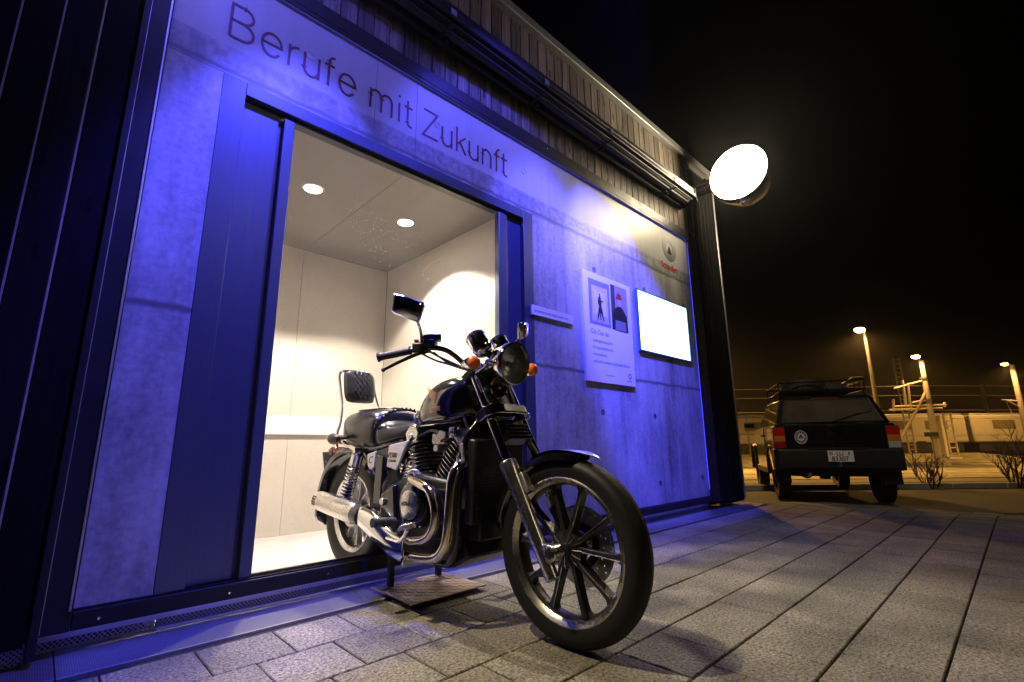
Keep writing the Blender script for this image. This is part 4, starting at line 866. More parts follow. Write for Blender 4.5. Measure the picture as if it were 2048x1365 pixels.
# handlebar
hbp = [(-0.455, 0.0, 1.0), (-0.455, -0.05, 1.0), (-0.458, -0.10, 1.012), (-0.468, -0.15, 1.045), (-0.485, -0.19, 1.068), (-0.515, -0.235, 1.075), (-0.57, -0.285, 1.067), (-0.69, -0.385, 1.038)]
L_ = smooth_path(hbp, 5)
full = [Vector((p.x, -p.y, p.z)) for p in reversed(L_)] + L_[1:]
b = MB(); b.tube(full, 0.0112, 12); hb = K('handlebar', b, M['gloss_black'])
for s in (-1, 1):
    A, B = Vector((-0.586, s * 0.298, 1.063)), Vector((-0.686, s * 0.382, 1.039)); d = (B - A).normalized(); b = MB(); n_ = 22; pts, rs = [], []
    for i in range(n_ + 1): pts.append(A + (B - A) * (i / n_)); rs.append(0.0165 if i % 2 else 0.0152)
    pts = [A - d * 0.004, A - d * 0.001] + pts + [B + d * 0.001, B + d * 0.006, B + d * 0.008]; rs = [0.021, 0.022] + rs + [0.021, 0.021, 0.016]
    b.tube(pts, rs, 16); K('grip', b, M['rubber'])
    b = MB(); C = Vector((-0.556, s * 0.272, 1.072)); rz_ = Matrix.Rotation(s * radians(-40), 3, 'Z'); b.box(C, (0.05, 0.055, 0.042), rz_); b.box(C + Vector((0.03, -s * 0.035, 0.022)), (0.05, 0.07, 0.03), rz_); b.box(C + Vector((-0.012, s * 0.01, 0.024)), (0.025, 0.02, 0.012), rz_); K('switch_housing', b, M['satin_black'], bevel=0.006)
    if s < 0:
        b = MB(); b.box(C + Vector((0.042, 0.035, 0.045)), (0.075, 0.05, 0.026), Matrix.Rotation(radians(50), 3, 'Z')); K('fluid_reservoir', b, M['satin_black'], bevel=0.004)
        b = MB(); b.box(C + Vector((-0.005, -0.012, 0.034)), (0.02, 0.016, 0.01), rz_); K('kill_switch', b, M['print_red'], bevel=0.002)
    b = MB(); b.tube(smooth_path([(-0.52, s * 0.245, 1.062), (-0.535, s * 0.285, 1.048), (-0.59, s * 0.325, 1.022), (-0.645, s * 0.358, 0.995), (-0.668, s * 0.372, 0.984)], 4), [0.009] * 4 + [0.008] * 4 + [0.007] * 4 + [0.0065] * 4 + [0.0065], 8, flat=0.7); b.ell((-0.668, s * 0.372, 0.983), (0.009, 0.009, 0.009)); K('lever', b, M['satin_black'])
    # mirrors
    b = MB(); top = Vector((-0.515, s * 0.318, 1.192 if s < 0 else 1.215)); b.tube(smooth_path([(-0.548, s * 0.268, 1.09), (-0.545, s * 0.27, 1.12), (-0.535, s * 0.288, 1.155), (-0.520, s * 0.312, 1.178 if s < 0 else 1.20), top], 4), [0.0065] * 10 + [0.007] * 7, 10); b.cyl((-0.548, s * 0.268, 1.075), (-0.548, s * 0.268, 1.10), 0.010, seg=6); ms = K('mirror_stem', b, M['chrome'])
    mc = Vector((-0.532, s * 0.352, 1.230 if s < 0 else 1.252)); rm = Matrix.Rotation(s * radians(30), 3, 'Z') @ Matrix.Rotation(s * radians(18), 3, 'X') @ Matrix.Rotation(radians(6), 3, 'Y')
    out = [(-0.064, -0.034), (-0.058, -0.042), (0.044, -0.042), (0.058, -0.034), (0.074, 0.030), (0.068, 0.040), (-0.052, 0.046), (-0.062, 0.038)]
    b = MB(); sec = []
    for k, dx in ((1.0, -0.012), (1.02, 0.0), (0.93, 0.014), (0.7, 0.024), (0.3, 0.029)): sec.append([mc + rm @ Vector((dx, s * q[0] * k, q[1] * k)) for q in out])
    b.rings(sec); mi_ = b.build('mirror', M['chrome'], bike, smooth=60, bevel=0.003)
    b = MB(); b.add([mc + rm @ Vector((-0.0125, s * q[0] * 0.94, q[1] * 0.94)) for q in out], [tuple(range(8))]); b.build('mirror_glass', M['chrome'], mi_, smooth=0)
b = MB()
for s in (-1, 1):
    b.tube(smooth_path([(-0.525, s * 0.24, 1.06), (-0.50, s * 0.2, 1.035), (-0.45, s * 0.14, 1.0), (-0.39, s * 0.10, 0.97), (-0.36, s * 0.06, 0.92), (-0.37, s * 0.05, 0.84)], 5), 0.005, 7)
    b.tube(smooth_path([(-0.55, s * 0.26, 1.05), (-0.51, s * 0.22, 1.022), (-0.45, s * 0.16, 0.995), (-0.41, s * 0.09, 0.96), (-0.42, s * 0.07, 0.86), (-0.45, s * 0.06, 0.78)], 5), 0.0045, 7)
    b.tube(smooth_path([(-0.505, s * 0.235, 1.055), (-0.47, s * 0.17, 1.005), (-0.40, s * 0.11, 0.985), (-0.35, s * 0.07, 0.98)], 5), 0.004, 7)
K('control_cable', b, M['rubber'])
b = MB(); b.box((-0.455, -0.045, 0.985), (0.045, 0.03, 0.05)); b.box((-0.455, 0.045, 0.985), (0.045, 0.03, 0.05)); K('bar_clamp', b, M['satin_black'], bevel=0.006)

# tank: lofted super-ellipse sections
def loft(secs, m, name, parent=bike, n=28, smooth=60, pw=2.6):
    b = MB(); RR = []
    for (x, hw, zt, zb, sh) in secs:                              # sh: where the widest point lies (0 bottom .. 1 top)
        zc = zb + (zt - zb) * sh; r = []
        for i in range(n):
            a = 2 * pi * i / n; c_, s_ = cos(a), sin(a); e = 2 / pw
            yy = hw * (abs(c_) ** e) * (1 if c_ >= 0 else -1); hz = (zt - zc) if s_ >= 0 else (zc - zb)
            r.append((x, yy, zc + hz * (abs(s_) ** e) * (1 if s_ >= 0 else -1)))
        RR.append(r)
    b.rings(RR); return K(name, b, m, parent, smooth)
tank = loft([(-0.372, 0.03, 0.905, 0.84, 0.5), (-0.380, 0.075, 0.93, 0.80, 0.5), (-0.40, 0.112, 0.95, 0.775, 0.45), (-0.44, 0.138, 0.967, 0.755, 0.42), (-0.50, 0.152, 0.978, 0.745, 0.4), (-0.57, 0.156, 0.981, 0.742, 0.38), (-0.64, 0.152, 0.973, 0.742, 0.36), (-0.70, 0.142, 0.950, 0.743, 0.34), (-0.75, 0.127, 0.912, 0.744, 0.32), (-0.79, 0.105, 0.862, 0.746, 0.32), (-0.815, 0.08, 0.82, 0.748, 0.4), (-0.825, 0.045, 0.795, 0.755, 0.5)], M['tank_paint'], 'fuel_tank')
tank.modifiers.new('sub', 'SUBSURF').levels = 1; tank.modifiers['sub'].render_levels = 2
b = MB(); b.lathe([(0.0, 0.012), (0.026, 0.01), (0.031, 0.004), (0.032, -0.004)], (-0.56, 0, 0.979), (0, 0, 1), 24); b.build('filler_cap', M['chrome'], tank)
for s in (-1, 1):
    b = MB(); b.tube(smooth_path([(-0.40, s * 0.108, 0.785), (-0.47, s * 0.147, 0.768), (-0.58, s * 0.158, 0.760), (-0.68, s * 0.147, 0.758), (-0.76, s * 0.12, 0.756), (-0.81, s * 0.08, 0.756)], 4), 0.0035, 6); b.build('tank_seam', M['chrome'], tank)
    # gold wing emblem and small name box
    em = MB(); oy = s * 0.1555
    for i in range(5):
        L0 = 0.060 - 0.007 * i
        em.prism([(0, 0), (-L0, 0.030 - 0.001 * i), (-L0 - 0.004, 0.0385 - 0.001 * i), (-0.004, 0.0085)], (-0.585 - 0.003 * i, oy, 0.868 - 0.0092 * i + 0.02), (1, 0, 0), (0, 0, 1), 0.0015 if s < 0 else -0.0015)
    for r_ in (((-0.625, 0.815), (-0.555, 0.818)), ((-0.625, 0.833), (-0.555, 0.836))): em.tube([(r_[0][0], oy, r_[0][1]), (r_[1][0], oy, r_[1][1])], 0.0009, 5)
    em.build('wing_emblem', M['gold'], tank, smooth=0)
    text_mesh('tank_name', 'HONDA', 0.017, M['gold'], (-0.621 if s < 0 else -0.557, oy - 0.0006 * (1 if s < 0 else -1), 0.820), (1, 0, 0) if s < 0 else (-1, 0, 0), (0, 0, 1), 0.0006, tank)

# seat: rider dip and raised pillion hump
seat = loft([(-0.795, 0.05, 0.768, 0.725, 0.5), (-0.805, 0.088, 0.785, 0.705, 0.5), (-0.86, 0.108, 0.782, 0.695, 0.5), (-0.94, 0.122, 0.772, 0.682, 0.45), (-1.01, 0.140, 0.776, 0.668, 0.45), (-1.06, 0.152, 0.795, 0.655, 0.45), (-1.105, 0.160, 0.825, 0.650, 0.45)], M['leather'], 'rider_seat', pw=3.0)
pil = loft([(-1.075, 0.12, 0.815, 0.67, 0.5), (-1.085, 0.152, 0.842, 0.648, 0.5), (-1.12, 0.165, 0.858, 0.640, 0.45), (-1.20, 0.168, 0.868, 0.640, 0.45), (-1.30, 0.163, 0.868, 0.648, 0.5), (-1.40, 0.150, 0.862, 0.665, 0.5), (-1.46, 0.135, 0.852, 0.69, 0.5), (-1.485, 0.10, 0.835, 0.71, 0.5)], M['leather'], 'pillion_seat', pw=3.2)
for o_ in (seat, pil): o_.modifiers.new('sub', 'SUBSURF').levels = 1; o_.modifiers['sub'].render_levels = 1
b = MB(); b.tube([(-1.075 + 0.03 * sin(a), -0.155 * cos(a), 0.735 + 0.1 * max(0, sin(a)) + 0.02) for a in [pi * i / 24 for i in range(25)]], 0.006, 8)
for i in range(19):
    a = pi * (0.04 + 0.92 * i / 18); b.ell((-1.07 + 0.03 * sin(a), -0.163 * cos(a), 0.735 + 0.105 * max(0, sin(a)) + 0.02), (0.007, 0.005, 0.008), 8, 6)
b.build('seat_piping', M['leather'], pil)
b = MB(); b.tube([(-1.27 + 0.145 * cos(a), 0.118 * sin(a), 0.8635 + 0.004 * cos(2 * a)) for a in [2 * pi * i / 40 for i in range(41)]], 0.004, 6); b.build('top_seam', M['leather'], pil)
# backrest pad with diamond quilting
lean = Matrix.Rotation(radians(-12), 3, 'Y'); BC = Vector((-1.545, 0, 1.02)); bw, bh, bt = 0.098, 0.102, 0.04
b = MB(); nu, nv = 32, 28; sd = 5.0
def bpt(u, v, front):
    k = (abs(u) ** sd + abs(v) ** sd); edge = max(0.0, 1 - k)
    x = bt * (edge ** 0.45)
    if front and abs(u) < 0.62 and abs(v) < 0.8:
        p = (u / 0.31 + v / 0.4) % 1; q = (u / 0.31 - v / 0.4) % 1
        x += 0.016 * (min(p, 1 - p) * min(q, 1 - q) * 4) ** 0.5 - 0.006
    uu = u * (1 - 0.12 * abs(v) ** 4); vv = v * (1 - 0.10 * abs(u) ** 4)
    return BC + lean @ Vector((x if front else -x * 0.5, uu * bw, vv * bh))
for front in (True, False):
    n0 = len(b.v)
    for j in range(nv + 1):
        for i in range(nu + 1): b.v.append(bpt(-1 + 2 * i / nu, -1 + 2 * j / nv, front))
    for j in range(nv):
        for i in range(nu):
            a = n0 + j * (nu + 1) + i; b.f.append((a, a + 1, a + nu + 2, a + nu + 1)); b.mi.append(0)
K('backrest', b, M['leather'], smooth=60)
for s in (-1, 1):
    b = MB(); b.tube(smooth_path([(-1.43, s * 0.172, 0.66), (-1.455, s * 0.165, 0.74), (-1.475, s * 0.14, 0.80), (-1.51, s * 0.118, 0.90), (-1.555, s * 0.112, 1.0), (-1.585, s * 0.104, 1.10)] + ([(-1.59, 0, 1.118)]), 5), 0.0085, 10); K('backrest_bar', b, M['chrome'])

# rear fender, rail, number plate
fender('rear_fender', -1.45, 0.316, 0.366, 0.105, radians(40), radians(196), M['gloss_black'], lipm=None, crown=0.03, seg=36)
for s in (-1, 1):
    b = MB(); b.tube(smooth_path([(-1.22, s * 0.15, 0.645), (-1.29, s * 0.158, 0.665), (-1.38, s * 0.158, 0.69), (-1.47, s * 0.15, 0.70), (-1.55, s * 0.13, 0.695), (-1.60, s * 0.11, 0.685)], 5), 0.013, 8, flat=0.6); K('fender_rail', b, M['chrome'])
rp = Matrix.Rotation(radians(-22), 3, 'Y')
b = MB(); b.box((-1.83, 0.03, 0.565), (0.012, 0.16, 0.16), rp); np_ = K('number_plate_holder', b, M['satin_black'], bevel=0.004)
b = MB(); b.box((-1.838, 0.03, 0.565), (0.002, 0.14, 0.13), rp); b.build('number_plate', M['white_board'], np_, smooth=0)
b = MB(); b.box((-1.80, 0.02, 0.64), (0.05, 0.10, 0.05), rp); K('tail_light', b, mat('tail_red', (0.06, 0.004, 0.004), 0.2, coat=0.5, var=0.1), bevel=0.008)

# shocks
for s in (-1, 1):
    T_, B_ = Vector((-1.222, s * 0.155, 0.650)), Vector((-1.338, s * 0.158, 0.395)); d = (B_ - T_).normalized()
    b = MB(); b.tube([T_ - d * 0.005, T_, T_ + d * 0.012, T_ + d * 0.02, T_ + d * 0.075, T_ + d * 0.078, T_ + d * 0.28], [0.012, 0.016, 0.018, 0.031, 0.031, 0.014, 0.012], 18); sh = K('shock_absorber', b, M['chrome'])
    b = MB(); b.tube([T_ + d * 0.19, T_ + d * 0.195, T_ + d * 0.262, T_ + d * 0.265], [0.016, 0.021, 0.021, 0.012], 16); b.build('damper_body', M['satin_black'], sh)
    U_ = d.cross(Vector((0, 1, 0))).normalized(); V_ = d.cross(U_); b = MB(); turns = 10
    b.tube([T_ + d * (0.075 + 0.185 * i / (turns * 14)) + (U_ * cos(2 * pi * i / 14) + V_ * sin(2 * pi * i / 14)) * 0.029 for i in range(turns * 14 + 1)], 0.0048, 8); b.build('spring', M['chrome'], sh)
    b = MB(); b.cyl((-1.222, s * 0.135, 0.65), (-1.222, s * 0.185, 0.65), 0.013, seg=12); b.cyl((-1.338, s * 0.135, 0.395), (-1.338, s * 0.185, 0.395), 0.013, seg=12); b.build('mount_bolt', M['chrome'], sh)
    b = MB(); b.tube([(-0.98, s * 0.115, 0.335), (-1.2, s * 0.125, 0.33), (-1.45, s * 0.125, 0.316), (-1.50, s * 0.125, 0.315)], [0.028, 0.026, 0.024, 0.02], 12, flat=0.7); K('swingarm', b, M['alu_rough'])
b = MB(); b.prism([(-1.31, 0.42), (-1.20, 0.39), (-1.17, 0.46), (-1.19, 0.39), (-1.14, 0.36), (-1.22, 0.345), (-1.32, 0.36)], (0, -0.15, 0), (1, 0, 0), (0, 0, 1), 0.012); K('bracket_plate', b, M['alu_rough'], bevel=0.002)
b = MB(); b.lathe([(0.0, -0.075), (0.03, -0.075), (0.065, -0.07), (0.075, -0.06), (0.075, -0.04)], (-1.45, 0, 0.316), (0, 1, 0), 32); b.tube([(-1.45, -0.085, 0.316), (-1.38, -0.09, 0.27), (-1.2, -0.1, 0.27)], 0.005, 6); K('drum_brake', b, M['alu_rough'])

# exhausts
e1 = smooth_path([(-0.775, -0.115, 0.535), (-0.745, -0.155, 0.535), (-0.70, -0.185, 0.527), (-0.60, -0.205, 0.512), (-0.535, -0.212, 0.492), (-0.502, -0.213, 0.44), (-0.497, -0.212, 0.39), (-0.512, -0.210, 0.345), (-0.555, -0.208, 0.308), (-0.63, -0.206, 0.287), (-0.76, -0.204, 0.272)], 5)
e2 = smooth_path([(-0.44, -0.11, 0.62), (-0.415, -0.15, 0.605), (-0.405, -0.19, 0.575), (-0.405, -0.207, 0.53), (-0.408, -0.212, 0.45), (-0.415, -0.214, 0.35), (-0.432, -0.214, 0.295), (-0.475, -0.214, 0.252), (-0.54, -0.214, 0.236), (-0.64, -0.214, 0.230), (-0.80, -0.212, 0.236)], 5)
for pth in (e1, e2):
    b = MB(); b.tube(pth, 0.0205, 18); ep = K('exhaust_pipe', b, M['chrome_pipe'])
    b = MB(); t_ = (pth[1] - pth[0]).normalized(); b.cyl(pth[1], pth[1] + t_ * 0.018, 0.032, seg=20); b.build('flange', M['alu_rough'], ep, bevel=0.003)
b = MB(); cps = [(-0.66, 0.246, 0.030, 0.05), (-0.72, 0.248, 0.036, 0.052), (-0.80, 0.262, 0.040, 0.052), (-0.88, 0.292, 0.043, 0.055), (-0.95, 0.322, 0.045, 0.06), (-1.02, 0.342, 0.044, 0.055), (-1.06, 0.350, 0.040, 0.045)]
b.rings([[(x_, -0.212 + ry * 0.85 * cos(2 * pi * j / 20), z_ + rz * sin(2 * pi * j / 20)) for j in range(20)] for x_, z_, ry, rz in cps]); co = K('heat_shield', b, M['chrome'], smooth=50)
b = MB(); b.box((-0.665, -0.212, 0.243), (0.012, 0.07, 0.10)); b.box((-0.66, -0.25, 0.215), (0.016, 0.006, 0.03)); b.build('clamp', M['chrome'], co, bevel=0.003)
b = MB(); mp_ = [(-1.055, 0.036), (-1.07, 0.042), (-1.11, 0.0425), (-1.125, 0.047), (-1.14, 0.0505), (-1.3, 0.0505), (-1.475, 0.0495), (-1.505, 0.047), (-1.52, 0.042), (-1.522, 0.026), (-1.50, 0.024)]
A0 = Vector((-1.06, -0.212, 0.349)); D0 = (Vector((-1.52, -0.212, 0.392)) - A0).normalized()
b.m = 0; b.lathe([(r_, (x_ + 1.06) * -1) for x_, r_ in mp_], A0, D0, 36); mu = K('muffler', b, M['brushed'])
b = MB(); b.lathe([(0.0, 0.44), (0.026, 0.442)], A0, D0, 24); b.build('muffler_outlet', M['matt_black'], mu)
b = MB(); b.lathe([(0.0382, -0.012), (0.044, -0.008), (0.0445, 0.05), (0.043, 0.053)], A0, D0, 24); b.build('muffler_collar', M['satin_black'], mu)
b = MB()
for k in range(4):
    for r_ in range(3): b.box(A0 + D0 * (0.405 + 0.014 * r_) + Vector((0, -0.0493 * cos(0.25 * k - 0.2), 0.0493 * sin(0.25 * k - 0.2))), (0.006, 0.003, 0.009))
b.build('muffler_slot', M['matt_black'], mu, smooth=0)

# engine
b = MB(); b.prism([(-0.44, 0.28), (-0.50, 0.22), (-0.9, 0.22), (-1.0, 0.27), (-1.02, 0.42), (-0.95, 0.50), (-0.72, 0.55), (-0.50, 0.53), (-0.43, 0.42)], (0, 0.155, 0), (1, 0, 0), (0, 0, 1), 0.31); K('crankcase', b, M['satin_black'], bevel=0.015)
b = MB(); b.lathe([(0.0, 0.05), (0.075, 0.048), (0.092, 0.04), (0.10, 0.02), (0.102, 0.0)], (-0.695, -0.15, 0.425), (0, -1, 0), 40); cc = K('clutch_cover', b, M['gloss_black'])
b = MB(); b.lathe([(0.0, 0.06), (0.052, 0.0585), (0.059, 0.056), (0.061, 0.047)], (-0.695, -0.15, 0.425), (0, -1, 0), 40); b.build('alu_cap', M['alu'], cc)
text_mesh('cap_name', 'HONDA', 0.024, M['print_black'], (-0.742, -0.2106, 0.421), (1, 0, 0), (0, 0, 1), 0.0006, cc, bold=0.0006)
b = MB()
for k in range(10): a = 2 * pi * k / 10 + 0.2; b.cyl((-0.695 + 0.096 * cos(a), -0.165, 0.425 + 0.096 * sin(a)), (-0.695 + 0.096 * cos(a), -0.178, 0.425 + 0.096 * sin(a)), 0.0065, seg=6)
b.build('cover_bolt', M['chrome'], cc)
b = MB(); b.prism([(-0.46, 0.30), (-0.58, 0.30), (-0.58, 0.50), (-0.46, 0.50)], (0, -0.156, 0), (1, 0, 0), (0, 0, 1), 0.022); K('engine_side_cover', b, M['gloss_black'], bevel=0.01)
b = MB(); b.prism([(-0.83, 0.32), (-0.96, 0.32), (-0.97, 0.45), (-0.86, 0.50)], (0, -0.156, 0), (1, 0, 0), (0, 0, 1), 0.02); K('engine_side_cover', b, M['gloss_black'], bevel=0.01)
b = MB(); b.cyl((-0.935, -0.176, 0.42), (-0.935, -0.19, 0.42), 0.017, seg=20); K('oil_window', b, M['alu'], bevel=0.002)
for (base, top, nm) in ((Vector((-0.60, 0, 0.50)), Vector((-0.475, 0, 0.675)), 'f'), (Vector((-0.76, 0, 0.50)), Vector((-0.800, 0, 0.69)), 'r')):
    ax = (top - base).normalized(); rot = Matrix.Rotation(atan2(ax.x, ax.z), 3, 'Y')
    b = MB(); b.box((base + top) / 2, (0.105, 0.16, (top - base).length), rot); cy = K('cylinder', b, M['satin_black'], bevel=0.01)
    fb = MB(); nf = 11
    for i in range(nf):
        c_ = base + (top - base) * ((i + 0.5) / nf); kx = 0.150 if i < 8 else 0.135
        pr = []
        for a in range(28):
            an = 2 * pi * a / 28; e = 2 / 4.0; cx_, sy_ = cos(an), sin(an)
            pr.append(c_ + rot @ Vector((kx / 2 * abs(cx_) ** e * (1 if cx_ >= 0 else -1), 0.124 * abs(sy_) ** e * (1 if sy_ >= 0 else -1), 0)))
        fb.m = 0; fb.rings([[p - ax * 0.0022 for p in pr], [p + ax * 0.0022 for p in pr]])
        fb.m = 1; ctr = c_
        fb.rings([[ctr + (p - ctr) * 1.003 - ax * 0.0012 for p in pr], [ctr + (p - ctr) * 1.003 + ax * 0.0012 for p in pr]], cap0=False, cap1=False)
    fb.build('fins', [M['satin_black'], M['alu']], cy, smooth=30)
    b = MB(); hc = top + ax * 0.035; b.box(hc, (0.13, 0.2, 0.06), rot); b.box(hc + ax * 0.035, (0.10, 0.17, 0.025), rot); K('cylinder_head', b, M['satin_black'], bevel=0.012)
    b = MB(); b.prism([(-0.045, -0.02), (0.03, -0.03), (0.055, 0.01), (0.04, 0.045), (-0.01, 0.055), (-0.045, 0.03)], hc + Vector((0, -0.101, -0.015)), rot @ Vector((1, 0, 0)), rot @ Vector((0, 0, 1)), 0.022); b.cyl(hc + Vector((0.0, -0.12, -0.01)), hc + Vector((0, -0.128, -0.01)), 0.012, seg=6); K('head_cover', b, M['alu'], bevel=0.007)
    b = MB(); b.cyl(hc + Vector((0.05, -0.08, 0.03)), hc + Vector((0.05, -0.13, 0.03)), 0.012, seg=10); b.tube(smooth_path([hc + Vector((0.05, -0.12, 0.03)), hc + Vector((0.03, -0.13, 0.07)), hc + Vector((-0.02, -0.08, 0.10))], 5), 0.006, 8); K('spark_lead', b, M['rubber'])
b = MB(); b.cyl((-0.635, -0.03, 0.62), (-0.635, -0.03, 0.72), 0.035, seg=18); b.cyl((-0.635, -0.115, 0.66), (-0.635, -0.02, 0.66), 0.018, seg=14); b.box((-0.63, -0.06, 0.70), (0.09, 0.09, 0.05)); b.cyl((-0.60, -0.12, 0.715), (-0.60, -0.09, 0.715), 0.016, seg=12); K('carburettor', b, M['alu_rough'], bevel=0.004)
b = MB(); b.tube(smooth_path([(-0.55, -0.12, 0.70), (-0.58, -0.13, 0.72), (-0.65, -0.12, 0.735), (-0.72, -0.11, 0.725), (-0.80, -0.12, 0.70)], 5), 0.007, 8); b.tube(smooth_path([(-0.48, -0.12, 0.735), (-0.53, -0.13, 0.70), (-0.60, -0.11, 0.69)], 5), 0.006, 8); K('fuel_hose', b, M['rubber'])
b = MB(); b.prism([(-0.02, -0.025), (0.025, -0.02), (0.022, 0.025), (-0.018, 0.02)], (-0.49, -0.13, 0.725), (1, 0, 0), (0, 0, 1), 0.015); b.cyl((-0.49, -0.145, 0.725), (-0.49, -0.152, 0.725), 0.009, seg=12); b.prism([(-0.03, -0.015), (0.02, -0.02), (0.03, 0.015), (-0.02, 0.02)], (-0.565, -0.125, 0.715), (1, 0, 0), (0, 0, 1), 0.012); K('thermostat_cover', b, M['alu'], bevel=0.004)
# radiator and frame
b = MB(); b.box((-0.375, 0, 0.53), (0.045, 0.29, 0.33), Matrix.Rotation(radians(4), 3, 'Y')); b.box((-0.40, 0, 0.35), (0.08, 0.20, 0.10)); ra = K('radiator', b, M['satin_black'], bevel=0.01)
b = MB()
for i in range(24): b.box((-0.351, 0, 0.39 + 0.0125 * i), (0.006, 0.25, 0.003))
b.build('radiator_fin', M['matt_black'], ra, smooth=0)
b = MB(); b.prism([(-0.40, 0.24), (-0.50, 0.19), (-0.60, 0.185), (-0.60, 0.25), (-0.45, 0.33)], (0, 0.12, 0), (1, 0, 0), (0, 0, 1), 0.24); K('engine_sump', b, M['satin_black'], bevel=0.01)
for s in (-1, 1):
    b = MB(); b.tube(smooth_path([(-0.40, s * 0.03, 0.86), (-0.39, s * 0.09, 0.76), (-0.405, s * 0.145, 0.68), (-0.425, s * 0.155, 0.5), (-0.44, s * 0.15, 0.32), (-0.48, s * 0.14, 0.225), (-0.56, s * 0.135, 0.205), (-0.9, s * 0.135, 0.21), (-1.0, s * 0.13, 0.27), (-1.02, s * 0.125, 0.42), (-0.99, s * 0.125, 0.58), (-0.93, s * 0.10, 0.68)], 5), 0.0155, 12); K('frame_tube', b, M['gloss_black'])
    b = MB(); b.tube([(-0.80, s * 0.11, 0.71), (-0.93, s * 0.145, 0.55), (-0.99, s * 0.15, 0.46)], 0.015, 10); b.tube([(-0.86, s * 0.12, 0.69), (-1.1, s * 0.13, 0.66), (-1.42, s * 0.13, 0.65)], 0.015, 10); b.tube([(-0.99, s * 0.12, 0.46), (-1.22, s * 0.13, 0.64)], 0.014, 10); K('rear_frame', b, M['gloss_black'])
b = MB(); b.tube([(-0.41, 0, 0.85), (-0.6, 0, 0.79), (-0.86, 0, 0.70)], 0.024, 12); K('backbone', b, M['gloss_black'])
b = MB(); b.box((-0.395, -0.163, 0.64), (0.016, 0.008, 0.075), Matrix.Rotation(radians(-10), 3, 'Y')); K('frame_reflector', b, M['alu_rough'], bevel=0.002)
# side covers
for s in (-1, 1):
    y_ = s * 0.152; dd = 0.012 if s < 0 else -0.012
    b = MB(); b.prism([(-0.77, 0.695), (-0.80, 0.655), (-0.845, 0.585), (-0.865, 0.560), (-0.945, 0.575), (-0.935, 0.66), (-0.93, 0.675)], (0, y_, 0), (1, 0, 0), (0, 0, 1), dd); sc_ = K('side_cover', b, M['silver_paint'], bevel=0.005)
    b = MB(); b.prism([(-1.045, 0.648), (-1.055, 0.57), (-1.09, 0.555), (-1.115, 0.572), (-1.125, 0.632)], (0, y_, 0), (1, 0, 0), (0, 0, 1), dd); b.build('rear_side_panel', M['silver_paint'], sc_, bevel=0.004)
    b = MB(); b.prism([(-0.94, 0.66), (-0.955, 0.665), (-1.055, 0.645), (-1.05, 0.60), (-0.945, 0.615)], (0, s * 0.146, 0), (1, 0, 0), (0, 0, 1), dd * 0.8); b.build('recess_panel', M['satin_black'], sc_, bevel=0.003)
    u_ = (1, 0, 0) if s < 0 else (-1, 0, 0); ye = s * 0.1648
    text_mesh('side_name', 'VT500', 0.034, M['print_dark_red'], (-0.938 if s < 0 else -0.84, ye, 0.617), u_, (0, 0, 1), 0.0006, sc_, bold=0.0008, sx=0.85)
    text_mesh('side_script', 'Custom', 0.02, M['print_black'], (-0.93 if s < 0 else -0.86, ye, 0.598), u_, (0, 0, 1), 0.0006, sc_, shear=0.3)
    text_mesh('side_initial', 'C', 0.05, M['print_black'], (-1.112 if s < 0 else -1.07, ye, 0.588), u_, (0, 0, 1), 0.0006, sc_, shear=0.4)
    b = MB(); b.box((-1.01, s * 0.152, 0.50), (0.075, 0.03, 0.26), Matrix.Rotation(radians(3), 3, 'Y')); K('frame_cover', b, M['gloss_black'], bevel=0.01)
    b = MB(); b.box((-0.90, s * 0.148, 0.535), (0.085, 0.012, 0.065), Matrix.Rotation(radians(-20), 3, 'Y'))
    for i in range(8): b.box((-0.932 + 0.0095 * i, s * 0.156, 0.535 + 0.0035 * (i - 4)), (0.003, 0.006, 0.062), Matrix.Rotation(radians(-20), 3, 'Y'))
    K('side_vent', b, M['satin_black'])
    b = MB(); b.prism([(-0.955, 0.47), (-0.975, 0.36), (-0.94, 0.345), (-0.925, 0.37), (-0.95, 0.40)], (0, s * 0.16, 0), (1, 0, 0), (0, 0, 1), 0.012 if s < 0 else -0.012); K('peg_plate', b, M['alu'], bevel=0.003)
    # footpegs
    b = MB(); b.cyl((-0.755, s * 0.215, 0.352), (-0.755, s * 0.235, 0.354), 0.013, seg=12); b.tube([(-0.80, s * 0.17, 0.30), (-0.77, s * 0.21, 0.345), (-0.755, s * 0.225, 0.353)], 0.010, 10); fpg = K('footpeg', b, M['chrome'])
    b = MB(); n_ = 14; b.tube([(-0.755, s * (0.232 + 0.105 * i / n_), 0.354 + 0.008 * i / n_) for i in range(n_ + 1)], [0.017 if i % 2 else 0.0195 for i in range(n_ + 1)], 14); b.build('peg_rubber', M['rubber'], fpg)
b = MB(); b.tube(smooth_path([(-0.80, -0.235, 0.285), (-0.74, -0.245, 0.285), (-0.67, -0.262, 0.292), (-0.62, -0.272, 0.315), (-0.595, -0.275, 0.345)], 5), 0.008, 10); bp_ = K('brake_pedal', b, M['chrome'])
b = MB(); b.box((-0.585, -0.285, 0.355), (0.05, 0.055, 0.014), Matrix.Rotation(radians(-18), 3, 'Y'))
for i in range(4):
    for j in range(4): b.ell((-0.602 + 0.0125 * i, -0.305 + 0.0135 * j, 0.3605 + 0.004 * i), (0.004, 0.004, 0.004), 6, 4)
b.build('pedal_pad', M['alu'], bp_, bevel=0.002)

